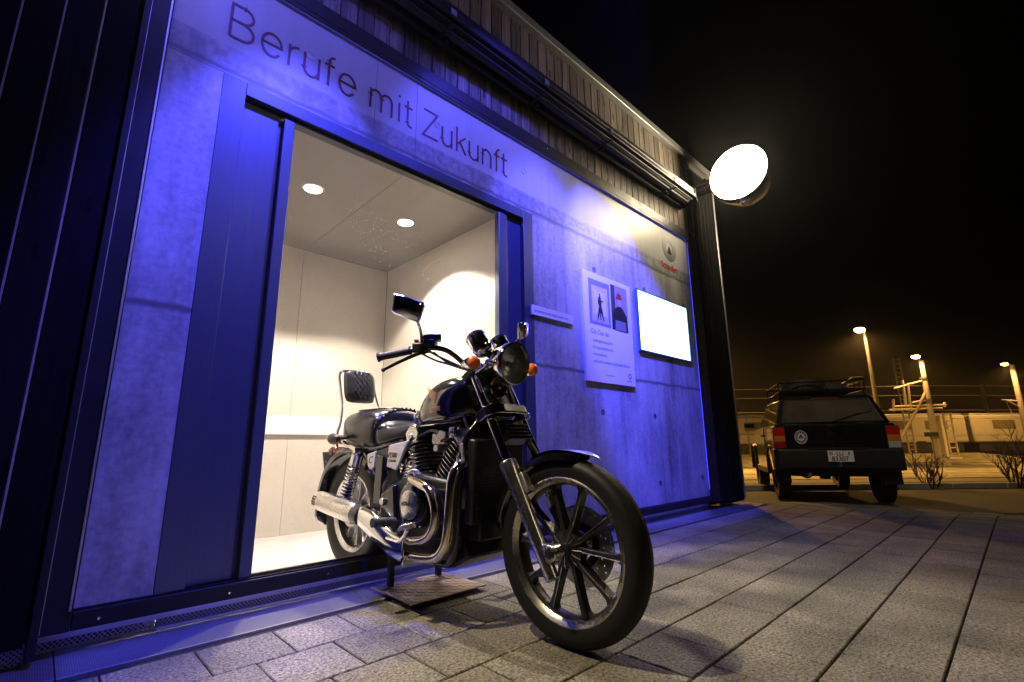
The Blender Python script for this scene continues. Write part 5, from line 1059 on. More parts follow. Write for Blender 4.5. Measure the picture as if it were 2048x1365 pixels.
# ---------------------------------------------------------------- display stand under the bike
ds = empty('display_stand', 'rusty checker plate stand with two black posts under the motorcycle', 'stand', loc=(0, 0, 0))
plate_m = mat('rusty_plate', (0.46, 0.38, 0.3), 0.45, 0.4, scale=7, col2=(0.13, 0.075, 0.05), bump=0.1, bscale=90, rvar=0.12)
b = MB(); b.prism([(1.222, 2.225), (1.212, 1.868), (1.622, 1.872), (1.618, 2.21)], (0, 0, 0.02), (1, 0, 0), (0, 1, 0), 0.006); pl = b.build('plate', plate_m, ds, smooth=0)
b = MB()
for i in range(12):
    for j in range(10):
        x_, y_ = 1.238 + 0.0325 * i, 1.888 + 0.0325 * j; a = radians(45 if (i + j) % 2 else -45)
        if y_ > 2.2: continue
        b.prism([(-0.017, 0), (-0.007, -0.005), (0.007, -0.005), (0.017, 0), (0.007, 0.005), (-0.007, 0.005)], (x_, y_, 0.026), (cos(a), sin(a), 0), (-sin(a), cos(a), 0), 0.0018)
tag(b.build('tread_bar', plate_m, pl, smooth=0), kind='stuff')
for x_, zt in ((1.29, 0.205), (1.565, 0.19)):
    b = MB(); b.bb((x_ - 0.013, 2.165, 0.026), (x_ + 0.013, 2.191, zt)); b.build('post', M['satin_black'], ds, bevel=0.002)
b = MB(); b.bb((1.25, 1.95, 0.0), (1.29, 2.15, 0.0198)); b.bb((1.55, 1.95, 0.0), (1.59, 2.15, 0.0198)); b.build('foot_rail', M['satin_black'], ds)
b = MB(); b.bb((1.27, 2.15, 0.1905), (1.585, 2.195, 0.2055)); b.build('cross_bar', M['satin_black'], ds, bevel=0.002)

# ================================================================ CAR (x forward, y left; origin on the ground under the rear axle)
car = empty('parked_car', 'small boxy black hatchback with loaded roof rack and plate LU 83307', 'car', loc=(8.43, 2.04, -0.165), rz=0.45)
def C_(name, mb, m, parent=car, smooth=35, bevel=0.0): return mb.build(name, m, parent, smooth=smooth, bevel=bevel)
car_paint = mat('car_paint', (0.006, 0.006, 0.008), 0.16, coat=0.7, rvar=0.05, scale=3)
car_trim = mat('car_trim', (0.012, 0.012, 0.013), 0.55, var=0.2, scale=10)
glass_dark = mat('car_glass', (0.05, 0.045, 0.035), 0.06, coat=0.3, var=0.5, scale=1.6)
# lower body: sections along x of (half width bottom, half width belt, z bottom, z belt)
secs = [(-0.565, 0.66, 0.715, 0.36, 0.90), (-0.545, 0.70, 0.735, 0.33, 0.915), (-0.3, 0.715, 0.745, 0.30, 0.92), (0.6, 0.72, 0.75, 0.28, 0.92), (1.4, 0.72, 0.75, 0.28, 0.915), (1.65, 0.71, 0.74, 0.28, 0.905), (2.2, 0.70, 0.715, 0.28, 0.86), (2.68, 0.68, 0.69, 0.30, 0.80), (2.74, 0.64, 0.65, 0.34, 0.74)]
def ring(x, wb, wt, zb, zt): return [(x, -wb, zb), (x, -wt, zb + (zt - zb) * 0.45), (x, -wt, zt - 0.04), (x, -wt + 0.03, zt), (x, wt - 0.03, zt), (x, wt, zt - 0.04), (x, wt, zb + (zt - zb) * 0.45), (x, wb, zb)]
b = MB(); b.rings([ring(*s) for s in secs]); body = C_('body', b, car_paint, smooth=30, bevel=0.012)
# greenhouse
gh = [(-0.535, 0.685, 0.918), (-0.335, 0.585, 1.41), (1.05, 0.575, 1.435), (1.68, 0.66, 0.91)]
b = MB(); g0 = [(-0.535, -0.69, 0.915), (-0.535, 0.69, 0.915), (1.66, 0.685, 0.905), (1.66, -0.685, 0.905)]; g1 = [(-0.33, -0.575, 1.405), (-0.33, 0.575, 1.405), (1.02, 0.57, 1.42), (1.02, -0.57, 1.42)]; g2 = [(-0.28, -0.52, 1.435), (-0.28, 0.52, 1.435), (0.98, 0.52, 1.45), (0.98, -0.52, 1.45)]
b.rings([g0, g1, g2]); C_('cabin', b, car_paint, smooth=30, bevel=0.02)
def quad(pts, off, name, m, parent=car, th=0.004, inset=0.0):
    P = [Vector(p) for p in pts]; n = (P[1] - P[0]).cross(P[3] - P[0]).normalized(); c = sum(P, Vector()) / 4
    P = [p + (c - p).normalized() * inset for p in P]
    b = MB(); b.add([p + n * off for p in P] + [p + n * (off + th) for p in P], [(3, 2, 1, 0), (4, 5, 6, 7)] + [(i, (i + 1) % 4, 4 + (i + 1) % 4, 4 + i) for i in range(4)])
    return b.build(name, m, parent, bevel=0.003)
# rear screen: seal, glass, wiper (points run so that the normal faces backwards)
def rs(u, v):                                                      # u -1..1 across, v 0..1 up, on the hatch plane
    z = 0.935 + v * 0.45; x = -0.535 + (z - 0.915) * (0.205 / 0.49); wdt = 0.64 - v * 0.10
    return (x, -u * wdt, z)
quad([rs(1, 0), rs(1, 1), rs(-1, 1), rs(-1, 0)], -0.012, 'rear_window_seal', car_trim, th=0.018) if False else None
hn = Vector((-0.49, 0, 0.205)).normalized()
def rq(name, u0, u1, v0, v1, off, m, th=0.004, parent=car):
    P = [Vector(rs(u0, v0)), Vector(rs(u1, v0)), Vector(rs(u1, v1)), Vector(rs(u0, v1))]
    b = MB(); b.add([p + hn * off for p in P] + [p + hn * (off + th) for p in P], [(0, 1, 2, 3), (7, 6, 5, 4)] + [(i, 4 + i, 4 + (i + 1) % 4, (i + 1) % 4) for i in range(4)])
    return b.build(name, m, parent, bevel=0.004)
rw = rq('rear_window', -0.93, 0.93, 0.06, 0.93, 0.002, glass_dark, 0.006)
sl = MB()
for a_, c_ in (((-0.95, 0.04), (0.95, 0.04)), ((0.95, 0.04), (0.95, 0.95)), ((0.95, 0.95), (-0.95, 0.95)), ((-0.95, 0.95), (-0.95, 0.04))): sl.tube([Vector(rs(*a_)) + hn * 0.008, Vector(rs(*c_)) + hn * 0.008], 0.011, 8)
sl.build('window_seal', M['rubber'], rw)
b = MB(); b.tube([Vector(rs(-0.05, -0.02)) + hn * 0.03, Vector(rs(0.25, 0.16)) + hn * 0.03, Vector(rs(0.62, 0.36)) + hn * 0.026], 0.009, 8); b.tube([Vector(rs(0.1, 0.11)) + hn * 0.017, Vector(rs(0.86, 0.42)) + hn * 0.017], 0.007, 6); C_('rear_wiper', b, M['matt_black'])
b = MB(); b.box(Vector(rs(0, 1.0)) + hn * 0.012 + Vector((0, 0, 0.0)), (0.02, 0.34, 0.026)); C_('high_brake_light', b, mat('brake_red', (0.12, 0.01, 0.008), 0.3), bevel=0.004)
# side windows
for s in (-1, 1):
    for (x0, x1, xt0, xt1, nm) in ((-0.40, 0.42, -0.26, 0.40, 'q'), (0.47, 1.45, 0.45, 1.00, 'd')):
        z0, z1 = 0.94, 1.37
        def wy(z): return 0.69 - (z - 0.915) * (0.115 / 0.49)
        P = [Vector((x0, s * (wy(z0) + 0.003), z0)), Vector((x1, s * (wy(z0) + 0.003), z0)), Vector((xt1, s * (wy(z1) + 0.003), z1)), Vector((xt0, s * (wy(z1) + 0.003), z1))]
        b = MB(); b.add(P + [p + Vector((0, s * 0.004, 0.001)) for p in P], [(0, 1, 2, 3), (7, 6, 5, 4)] + [(i, 4 + i, 4 + (i + 1) % 4, (i + 1) % 4) for i in range(4)]); C_('side_window', b, glass_dark, smooth=0)
    b = MB(); b.prism([(0.44, 0.34), (1.48, 0.34), (1.50, 0.90), (0.44, 0.90)], (0, s * 0.7515, 0), (1, 0, 0), (0, 0, 1), 0.003 if s < 0 else -0.003); dr = C_('door', b, car_paint, bevel=0.002)
    b = MB(); b.box((0.56, s * 0.765, 0.80), (0.14, 0.02, 0.03)); b.build('door_handle', car_trim, dr, bevel=0.004)
    b = MB(); b.box((1.35, s * 0.86, 0.98), (0.06, 0.17, 0.11)); b.tube([(1.40, s * 0.72, 0.93), (1.37, s * 0.80, 0.96)], 0.014, 8); mr_ = C_('wing_mirror', b, car_trim, bevel=0.02)
    b = MB(); b.bb((1.3175, s * 0.79, 0.94), (1.3192, s * 0.93, 1.02)); b.build('mirror_glass', M['chrome'], mr_, smooth=0)
    # flared arches and mud flaps
    for ax_ in (0.0, 2.16):
        b = MB(); b.lathe([(0.34, -0.03), (0.355, 0.03), (0.37, 0.03), (0.40, -0.03)], (ax_, s * 0.735, 0.30), (0, s, 0), 24, a0=radians(-100), a1=radians(100)); C_('wheel_arch', b, car_trim)
    b = MB(); b.box((-0.37, s * 0.66, 0.27), (0.012, 0.2, 0.24), Matrix.Rotation(radians(8), 3, 'Y')); C_('mud_flap', b, M['rubber'])
    b = MB(); b.bb((0.4, s * 0.70, 0.24), (1.75, s * 0.755, 0.33)); C_('sill', b, car_trim, bevel=0.01)
# rear bumper
b = MB(); bp_s = [(-0.46, 0.765), (-0.60, 0.755), (-0.645, 0.70)]
b.rings([[(-0.3, -0.762, z0), (-0.56, -0.768, z0), (-0.64 + dx, -0.72, z0), (-0.655 + dx, 0, z0), (-0.64 + dx, 0.72, z0), (-0.56, 0.768, z0), (-0.3, 0.762, z0), (-0.3, 0.6, z0), (-0.52, 0.5, z0), (-0.52, -0.5, z0), (-0.3, -0.6, z0)] for z0, dx in ((0.34, 0.05), (0.37, 0.015), (0.50, 0.0), (0.60, 0.0), (0.625, 0.02))])
bump = C_('rear_bumper', b, car_trim, smooth=25, bevel=0.008)
b = MB(); b.bb((-0.655, -0.34, 0.625), (-0.5, 0.34, 0.64)); b.build('bumper_step', car_trim, bump)
# hatch lines, plate recess and tow bar
b = MB(); b.bb((-0.5735, -0.62, 0.628), (-0.566, 0.62, 0.632)); b.bb((-0.572, -0.61, 0.905), (-0.558, 0.61, 0.911)); C_('hatch_seam', b, M['matt_black'], smooth=0)
b = MB(); b.bb((-0.60, -0.07, 0.885), (-0.567, 0.07, 0.90)); C_('hatch_handle', b, M['chrome'], bevel=0.004)
# lettering on the hatch
text_mesh('badge', 'Panda', 0.075, M['chrome'], (-0.5705, 0.06, 0.775), (0, -1, 0), (0, 0, 1), 0.003, car, shear=0.15)
text_mesh('badge', '4x4', 0.06, M['chrome'], (-0.5705, -0.40, 0.785), (0, -1, 0), (0, 0, 1), 0.003, car, shear=0.15)
# number plate
b = MB(); b.bb((-0.672, -0.17, 0.455), (-0.657, 0.13, 0.60)); npl = C_('number_plate', b, mat('plate_white', (0.75, 0.74, 0.74), 0.35, var=0.03), bevel=0.003)
T2 = lambda s, sz, y, z: text_mesh('plate_text', s, sz, M['print_black'], (-0.6722, y, z), (0, -1, 0), (0, 0, 1), 0.0008, npl, bold=0.0012, sx=0.98)
T2('LU', 0.070, 0.03, 0.537); T2('83307', 0.082, 0.093, 0.468)
b = MB(); b.prism([(-0.018, -0.022), (0.018, -0.022), (0.018, 0.022), (-0.018, 0.022)], (-0.6722, 0.092, 0.566), (0, -1, 0), (0, 0, 1), 0.001); b.build('swiss_shield', M['print_red'], npl, smooth=0)
b = MB(); b.prism([(-0.004, -0.014), (0.004, -0.014), (0.004, -0.004), (0.014, -0.004), (0.014, 0.004), (0.004, 0.004), (0.004, 0.014), (-0.004, 0.014), (-0.004, 0.004), (-0.014, 0.004), (-0.014, -0.004), (-0.004, -0.004)], (-0.6733, 0.092, 0.566), (0, -1, 0), (0, 0, 1), 0.0008); b.build('shield_cross', M['white_board'], npl, smooth=0)
b = MB(); b.prism([(-0.018, -0.022), (0.0, -0.022), (0.0, 0.022), (-0.018, 0.022)], (-0.6722, -0.125, 0.566), (0, -1, 0), (0, 0, 1), 0.001); b.build('canton_shield', mat('canton_blue', (0.03, 0.12, 0.5), 0.4), npl, smooth=0)
# tail lights in three fields
for s in (-1, 1):
    b = MB(); b.bb((-0.575, s * 0.60, 0.625), (-0.40, s * 0.752, 0.885)); tl = C_('tail_light', b, car_trim, bevel=0.006)
    for z0, z1, m_ in ((0.785, 0.875, mat('lens_red', (0.42, 0.012, 0.008), 0.12, coat=0.5)), (0.715, 0.782, mat('lens_amber', (0.6, 0.16, 0.02), 0.12, coat=0.5)), (0.635, 0.712, mat('lens_clear', (0.45, 0.43, 0.42), 0.12, coat=0.5) if s < 0 else mat('lens_red2', (0.3, 0.01, 0.008), 0.12, coat=0.5))):
        b = MB(); b.bb((-0.582, s * 0.608, z0), (-0.5755, s * 0.745, z1)); b.bb((-0.575, s * 0.7525, z0), (-0.46, s * 0.757, z1)); b.build('light_lens', m_, tl, bevel=0.002)
# club sticker
b = MB(); b.lathe([(0.0, 0.0), (0.077, 0.0), (0.079, 0.001)], (-0.5695, 0.405, 0.765), (-1, 0, 0), 36); stk = C_('round_sticker', b, M['white_board'], smooth=0)
b = MB(); b.lathe([(0.045, 0.0018), (0.048, 0.002), (0.068, 0.002), (0.071, 0.0018)], (-0.5695, 0.405, 0.765), (-1, 0, 0), 36); b.build('sticker_ring', M['print_black'], stk, smooth=0)
b = MB()
for k in range(14): a = 2 * pi * k / 14; b.box((-0.5722, 0.405 + 0.058 * cos(a), 0.765 + 0.058 * sin(a)), (0.0008, 0.010, 0.010))
b.build('sticker_mark', M['white_board'], stk, smooth=0)
b = MB()
for dy, dz in ((0, 0.018), (0.017, -0.004), (-0.017, -0.004)): b.lathe([(0.0, 0.003), (0.014, 0.003)], (-0.5695, 0.405 + dy, 0.765 + dz), (-1, 0, 0), 16)
b.prism([(-0.004, -0.03), (0.004, -0.03), (0.002, 0.0), (-0.002, 0.0)], (-0.5724, 0.405, 0.765), (0, -1, 0), (0, 0, 1), 0.0006); b.build('clover_mark', M['print_black'], stk, smooth=0)
# chassis, exhaust
b = MB(); b.bb((-0.45, -0.55, 0.25), (2.5, 0.55, 0.36)); b.cyl((0, -0.6, 0.29), (0, 0.6, 0.29), 0.04, seg=12); b.cyl((0, 0, 0.29), (0.0, 0.12, 0.29), 0.1, seg=16); C_('underbody', b, M['matt_black'])
b = MB(); b.cyl((-0.60, 0.36, 0.28), (-0.1, 0.36, 0.30), 0.025, seg=14); b.cyl((-0.40, 0.36, 0.29), (-0.1, 0.36, 0.30), 0.075, seg=16); C_('exhaust', b, M['alu_rough'])
b = MB(); b.tube([(-0.66, 0.0, 0.40), (-0.70, 0.0, 0.40), (-0.71, 0, 0.43)], 0.014, 8); b.ell((-0.71, 0, 0.45), (0.022, 0.022, 0.022)); C_('tow_ball', b, M['alu_rough'])
# wheels
tread = mat('offroad_tyre', (0.013, 0.013, 0.013), 0.7, var=0.2, scale=30, bump=0.4, bscale=30)
for ax_ in (0.0, 2.16):
    for s in (-1, 1):
        b = MB(); q = 0.085; b.lathe([(0.17, -q * 0.8), (0.22, -q), (0.285, -q * 0.95), (0.298, -q * 0.75), (0.302, 0), (0.298, q * 0.75), (0.285, q * 0.95), (0.22, q), (0.17, q * 0.8)], (0, 0, 0), (0, 1, 0), 40)
        for k in range(30):
            a = 2 * pi * k / 30
            for y_ in (-0.055, 0.0, 0.055): b.box((0.302 * cos(a + y_), y_, 0.302 * sin(a + y_)), (0.016, 0.04, 0.028), Matrix.Rotation(-a - y_, 3, 'Y'))
        wh_ = C_('wheel', b, tread, smooth=30); wh_.location = (ax_, s * 0.635, 0.31)
        b = MB(); b.lathe([(0.0, 0.035), (0.05, 0.04), (0.06, 0.03), (0.12, 0.01), (0.15, 0.03), (0.172, 0.06)], (0, 0, 0), (0, s, 0), 28); b.build('rim', M['satin_black'], wh_)
# taller body on the lifted chassis
def zmap(z):
    P = [(-1, -0.88), (0.20, 0.32), (0.28, 0.40), (0.34, 0.46), (0.625, 0.745), (0.92, 1.09), (1.45, 1.505), (3, 3.055)]
    for (a, za), (c, zc) in zip(P, P[1:]):
        if z <= c: return za + (zc - za) * (z - a) / (c - a)
def remap(o):
    if o.type == 'MESH' and not o.name.startswith(('wheel', 'rim')) or o.name.startswith('wheel_arch'):
        for v in o.data.vertices: v.co.z = zmap(v.co.z)
    if not (o.name.startswith('wheel') and not o.name.startswith('wheel_arch')):
        for c in o.children: remap(c)
for c in list(car.children): remap(c)
# roof rack with spare tyre, net and gear
rk = empty('roof_rack', 'black basket roof rack on top of the parked car', 'roof rack', loc=(8.43, 2.04, -0.165), rz=0.45)
b = MB()
for s in (-1, 1): b.tube([(-0.22, s * 0.55, 1.53), (1.0, s * 0.54, 1.545)], 0.013, 8); b.tube([(-0.20, s * 0.56, 1.66), (0.98, s * 0.55, 1.67)], 0.012, 8)
for x_ in (-0.21, 0.99): b.tube([(x_, -0.55, 1.535), (x_, 0.55, 1.535)], 0.012, 8); b.tube([(x_, -0.55, 1.662), (x_, 0.55, 1.662)], 0.012, 8)
b.build('rail', M['gloss_black'], rk)
b = MB()
for i in range(9): b.tube([(-0.15 + 0.14 * i, -0.54, 1.535), (-0.15 + 0.14 * i, 0.54, 1.535)], 0.008, 6)
for i in range(6):
    for s in (-1, 1): b.tube([(-0.19 + 0.232 * i, s * 0.55, 1.53), (-0.19 + 0.232 * i, s * 0.555, 1.665)], 0.008, 6)
b.build('bar', M['gloss_black'], rk)
b = MB()
for x_ in (-0.1, 0.85):
    for s in (-1, 1): b.tube([(x_, s * 0.55, 1.53), (x_, s * 0.575, 1.44), (x_, s * 0.57, 1.415)], 0.014, 8)
b.build('foot', M['satin_black'], rk)
sp_t = empty('spare_tyre', 'knobbly spare tyre lying in the roof rack of the car', 'tyre', loc=(8.43, 2.04, -0.165), rz=0.45)
b = MB(); b.lathe([(0.17, -0.07), (0.22, -0.085), (0.285, -0.08), (0.30, -0.05), (0.30, 0.05), (0.285, 0.08), (0.22, 0.085), (0.17, 0.07)], (0.15, 0.16, 1.632), (0, 0, 1), 36)
for k in range(28):
    a = 2 * pi * k / 28
    for z_ in (-0.045, 0.045): b.box((0.15 + 0.30 * cos(a + z_ * 2), 0.16 + 0.30 * sin(a + z_ * 2), 1.632 + z_), (0.02, 0.03, 0.05), Matrix.Rotation(a, 3, 'Z'))
b.build('tread', tread, sp_t, smooth=30)
b = MB(); b.lathe([(0.0, 0.0), (0.06, 0.01), (0.14, -0.02), (0.172, 0.05)], (0.15, 0.16, 1.632), (0, 0, 1), 24); b.build('rim', M['satin_black'], sp_t)
bag = empty('gear_bag', 'dark gear bag strapped on the roof rack beside the spare tyre', 'bag', loc=(8.43, 2.04, -0.165), rz=0.45)
b = MB(); b.box((0.55, -0.25, 1.605), (0.62, 0.40, 0.115), Matrix.Rotation(radians(4), 3, 'Z')); b.build('sack', mat('bag_cloth', (0.02, 0.02, 0.022), 0.8, var=0.3, scale=20, bump=0.5, bscale=14), bag, bevel=0.045)
b = MB(); b.tube([(0.4, -0.46, 1.56), (0.4, -0.45, 1.672), (0.4, -0.05, 1.672), (0.4, -0.04, 1.56)], 0.008, 6); b.build('strap', M['matt_black'], bag)
axo = empty('shovel', 'long handled shovel lying on the right side of the roof rack', 'shovel', loc=(8.43, 2.04, -0.165), rz=0.45)
b = MB(); b.tube([(-0.35, -0.40, 1.69), (0.75, -0.49, 1.685)], 0.014, 8); b.build('handle', mat('shovel_wood', (0.05, 0.02, 0.012), 0.5), axo)
b = MB(); b.prism([(0, -0.035), (-0.12, -0.085), (-0.22, -0.06), (-0.25, 0), (-0.22, 0.06), (-0.12, 0.085), (0, 0.035)], (-0.34, -0.40, 1.69), (1, 0, 0.12), (0, 1, 0), 0.006); b.build('blade', M['alu_rough'], axo)

for r_ in (rk, sp_t, bag, axo): r_.location.z += 0.055

# ================================================================ RAILWAY BACKGROUND
SOD = (1.0, 0.5, 0.11)
pole_m = mat('pole_zinc', (0.1, 0.093, 0.085), 0.5, 0.4, var=0.15, scale=6)
conc_pole = mat('pole_concrete', (0.26, 0.235, 0.2), 0.8, var=0.15, scale=6)
TD = Vector((0.719, -0.695, 0))                                   # along the tracks
def lamp_head(parent, P, arm, energy, em):
    P = Vector(P); b = MB(); b.ell(P + Vector((0, 0, 0.05)), (0.32, 0.17, 0.09), rot=Matrix.Rotation(atan2(arm.y, arm.x), 3, 'Z')); b.build('lamp_housing', M['frame_metal'], parent)
    b = MB(); b.ell(P - Vector((0, 0, 0.03)), (0.3, 0.18, 0.11), rot=Matrix.Rotation(atan2(arm.y, arm.x), 3, 'Z')); b.build('lamp_bowl', em, parent)
    lamp('street_lamp_light', 'SPOT', P + Vector((0, 0, -0.12)), energy, SOD, parent=parent, target=P + Vector((0, 0, -5)), spot_size=radians(165), spot_blend=0.5, shadow_soft_size=0.12)
em_near = emit('sodium_near', (1.0, 0.62, 0.2), 60.0); em_far = emit('sodium_far', (1.0, 0.6, 0.18), 45.0)
l1 = empty('street_lamp', 'tall slim orange street lamp rising behind the parked car', 'street lamp')
b = MB(); b.tube([(25.0, 3.96, -0.9), (25.0, 3.96, 1.0), (25.0, 3.98, 5.35)], [0.11, 0.10, 0.055], 12); b.tube([(25.0, 3.98, 5.3), (24.9, 4.0, 5.4), (24.75, 4.02, 5.42)], 0.035, 8); b.build('pole', pole_m, l1)
lamp_head(l1, (24.5, 4.05, 5.36), Vector((-1, 0.1, 0)), 5000, em_near)
for lab_, px_, py_ in (('added unseen lamp behind the timber building brightening the railway bank', 21.0, 12.0), ('added unseen lamp past the shrubs brightening the railway bank', 38.0, -10.0)):  # two lamps added outside the view to brighten the railway bank
    lo = empty('street_lamp', lab_, 'street lamp'); b = MB(); b.tube([(px_ + 0.7, py_, -0.9), (px_ + 0.7, py_, 5.6), (px_ + 0.5, py_, 6.05)], [0.1, 0.07, 0.05], 10); b.build('pole', pole_m, lo)
    lamp_head(lo, (px_, py_, 6.0), Vector((-1, 0, 0)), 30000, em_near)
# mast with lamp, cross arms and brace
m2 = empty('catenary_mast', 'pale railway mast with orange lamp, cross arms and slanting brace', 'mast')
base, top = Vector((35.0, 3.28, -0.75)), Vector((35.0, 3.2, 5.1))
b = MB(); b.tube([base, (base + top) / 2, top], [0.17, 0.15, 0.11], 14); b.build('pole', conc_pole, m2)
b = MB(); b.box(base + Vector((0, 0, 0.12)), (0.7, 0.7, 0.5), Matrix.Rotation(radians(-44), 3, 'Z')); b.build('footing', conc_pole, m2, bevel=0.02)
lamp_head(m2, (34.3, 3.35, 5.28), Vector((-1, 0.2, 0)), 3200, em_far)
b = MB(); b.tube([top + Vector((0, 0, -0.1)), (34.6, 3.3, 5.32), (34.4, 3.33, 5.33)], 0.04, 8); b.build('lamp_arm', pole_m, m2)
S2 = Vector((-0.719, 0.695, 0))                                   # to the left in the view
def onm(z, off=0.0): return Vector((35.0, 3.25, z)) + S2 * off
yel = mat('mast_steel', (0.5, 0.46, 0.36), 0.5, 0.3, var=0.15, scale=8)
for z0, z1, a, c in ((4.02, 3.55, -0.15, 1.75), (2.62, 2.55, -0.95, 2.0), (2.45, 2.38, -0.7, 2.2), (2.95, 2.75, -0.2, 0.9)):
    b = MB(); b.tube([onm(z0, a), onm(z1, c)], 0.055, 8); b.build('cross_arm', yel, m2)
b = MB(); b.tube([onm(3.3, 0.05), onm(0.4, 2.15)], 0.075, 10); b.build('brace', conc_pole, m2)
for a, z0, z1 in ((1.2, 4.0, 2.55), (-0.9, 2.75, 2.5), (1.9, 2.95, 2.3), (0.95, 3.85, 2.3)):
    b = MB(); b.tube([onm(z0, a), onm(z1, a + 0.08)], 0.06, 8); b.build('hanger', yel, m2)
for z in (4.1, 2.9, 0.85):
    b = MB(); b.lathe([(0.15, -0.05), (0.19, -0.05), (0.19, 0.05), (0.15, 0.05)], onm(z), (0, 0, 1), 14, close=True); b.build('band', pole_m, m2)
# ladders / lattice
def lattice(name, label, P, wd, z0, z1, m_, rungs):
    r = empty(name, label, 'mast' if 'mast' in name else 'ladder'); P = Vector(P); b = MB()
    for s in (-1, 1): b.tube([P + TD * (wd / 2 * s) + Vector((0, 0, z0)), P + TD * (wd / 2 * s) + Vector((0, 0, z1))], 0.055, 6)
    b.build('rail', m_, r)
    for i in range(rungs): z = z0 + (z1 - z0) * (i + 0.5) / rungs; b = MB(); b.tube([P - TD * wd / 2 + Vector((0, 0, z)), P + TD * wd / 2 + Vector((0, 0, z))], 0.03, 6); b.build('rung', m_, r)
    return r
lattice('lattice_mast', 'tall dark lattice mast beside the braced railway mast', (41.5, 5.1, 0), 0.42, -0.3, 6.3, mat('old_steel', (0.22, 0.19, 0.13), 0.6, var=0.2), 22)
lattice('ladder', 'short steel ladder standing beside the braced railway mast', (37.2, 2.75, 0), 0.42, -0.15, 2.25, yel, 8)
ck = empty('switch_cabinet', 'narrow pale cabinet post behind the braced railway mast', 'cabinet'); b = MB(); b.box((37.0, 3.15, 0.95), (0.18, 0.4, 2.3), Matrix.Rotation(radians(-44), 3, 'Z')); b.build('post', yel, ck, bevel=0.02)
b = MB(); b.box((37.0, 3.15, -0.25), (0.7, 1.3, 0.08), Matrix.Rotation(radians(-44), 3, 'Z')); b.build('base', yel, ck)
m3 = empty('catenary_mast', 'railway mast with orange lamp and bracket arm beyond the bare shrub', 'mast')
b = MB(); b.tube([(50.0, -0.35, -0.4), (49.8, -0.35, 6.0)], [0.2, 0.15], 12); b.build('pole', conc_pole, m3)
lamp_head(m3, (48.7, 0.0, 6.0), Vector((-1, 0.3, 0)), 4500, em_far)
b = MB(); b.tube([(49.8, -0.35, 5.95), (49.0, -0.1, 6.05)], 0.05, 8); b.build('lamp_arm', yel, m3); b = MB(); b.tube([(49.95, -0.35, 3.4), (49.1, 0.55, 3.5)], 0.06, 8); b.tube([(49.95, -0.35, 2.9), (49.3, 0.3, 3.45)], 0.05, 8); b.tube([(49.3, 0.35, 3.45), (49.6, 0.2, 2.6), (49.5, 0.3, 2.3)], 0.03, 6); b.build('bracket_arm', yel, m3)
m4 = empty('catenary_mast', 'plain distant mast standing behind the train without a lamp', 'mast'); b = MB(); b.tube([(63.3, 1.83, -0.5), (63.3, 1.83, 5.9)], [0.2, 0.16], 10); b.build('pole', conc_pole, m4)
# overhead wires
wire_m = mat('copper_wire', (0.34, 0.27, 0.16), 0.4, 0.7)
for (z, off, sag, lab) in ((3.75, 0.4, 0.15, 'uppermost overhead wire above the tracks'), (3.25, 0.9, 0.1, 'second overhead wire below the uppermost one'), (2.35, 0.2, 0.05, 'lower contact wire close above the train'), (1.95, 1.6, 0.04, 'lowest wire running behind the cross arms')):
    P = onm(z, 0) + Vector((0.695, 0.719, 0)) * off; b = MB()
    b.tube([P + TD * t - Vector((0, 0, sag * (1 - ((t % 26) - 13) ** 2 / 169))) for t in range(-40, 44, 3)], 0.013, 5); tag(b.build('overhead_wire', wire_m), lab, 'wire')
# train
tr = empty('train', 'long pale passenger train standing on the railway behind the masts', 'train')
T0 = Vector((47.5, 5.8, 0)); ND = Vector((-0.695, -0.719, 0))
train_m = mat('train_body', (0.45, 0.42, 0.36), 0.35, var=0.06, scale=1.5); train_w = mat('train_white', (0.62, 0.62, 0.6), 0.35, var=0.05, scale=1.5)
def tbox(name, t0, t1, n0, n1, z0, z1, m_, parent=tr, bev=0.0):
    c = T0 + TD * ((t0 + t1) / 2) + ND * ((n0 + n1) / 2) + Vector((0, 0, (z0 + z1) / 2)); b = MB(); b.box(c, (abs(t1 - t0), abs(n1 - n0), z1 - z0), Matrix.Rotation(atan2(TD.y, TD.x), 3, 'Z')); return b.build(name, m_, parent, bevel=bev)
win_m = mat('train_window', (0.16, 0.14, 0.1), 0.12); 
for i, (t0, m_) in enumerate(((-44, train_w), (-19.6, train_m), (4.8, train_m))):
    cb = tbox('carriage_body', t0, t0 + 24, -2.6, 0, 0.55, 2.62, m_, bev=0.12)
    tbox('underframe', t0 + 0.4, t0 + 23.6, -2.4, -0.15, -0.1, 0.53, M['matt_black'])
    tbox('carriage_roof', t0 + 0.1, t0 + 23.9, -2.45, -0.15, 2.625, 2.75, M['flashing'], bev=0.05)
    for k in range(8): tbox('window', t0 + 1.6 + 2.75 * k, t0 + 3.3 + 2.75 * k, 0.002, 0.02, 1.55, 2.2, win_m, cb)
    tbox('stripe', t0 + 0.1, t0 + 23.9, 0.002, 0.012, 1.02, 1.2, M['silver_paint'], cb)
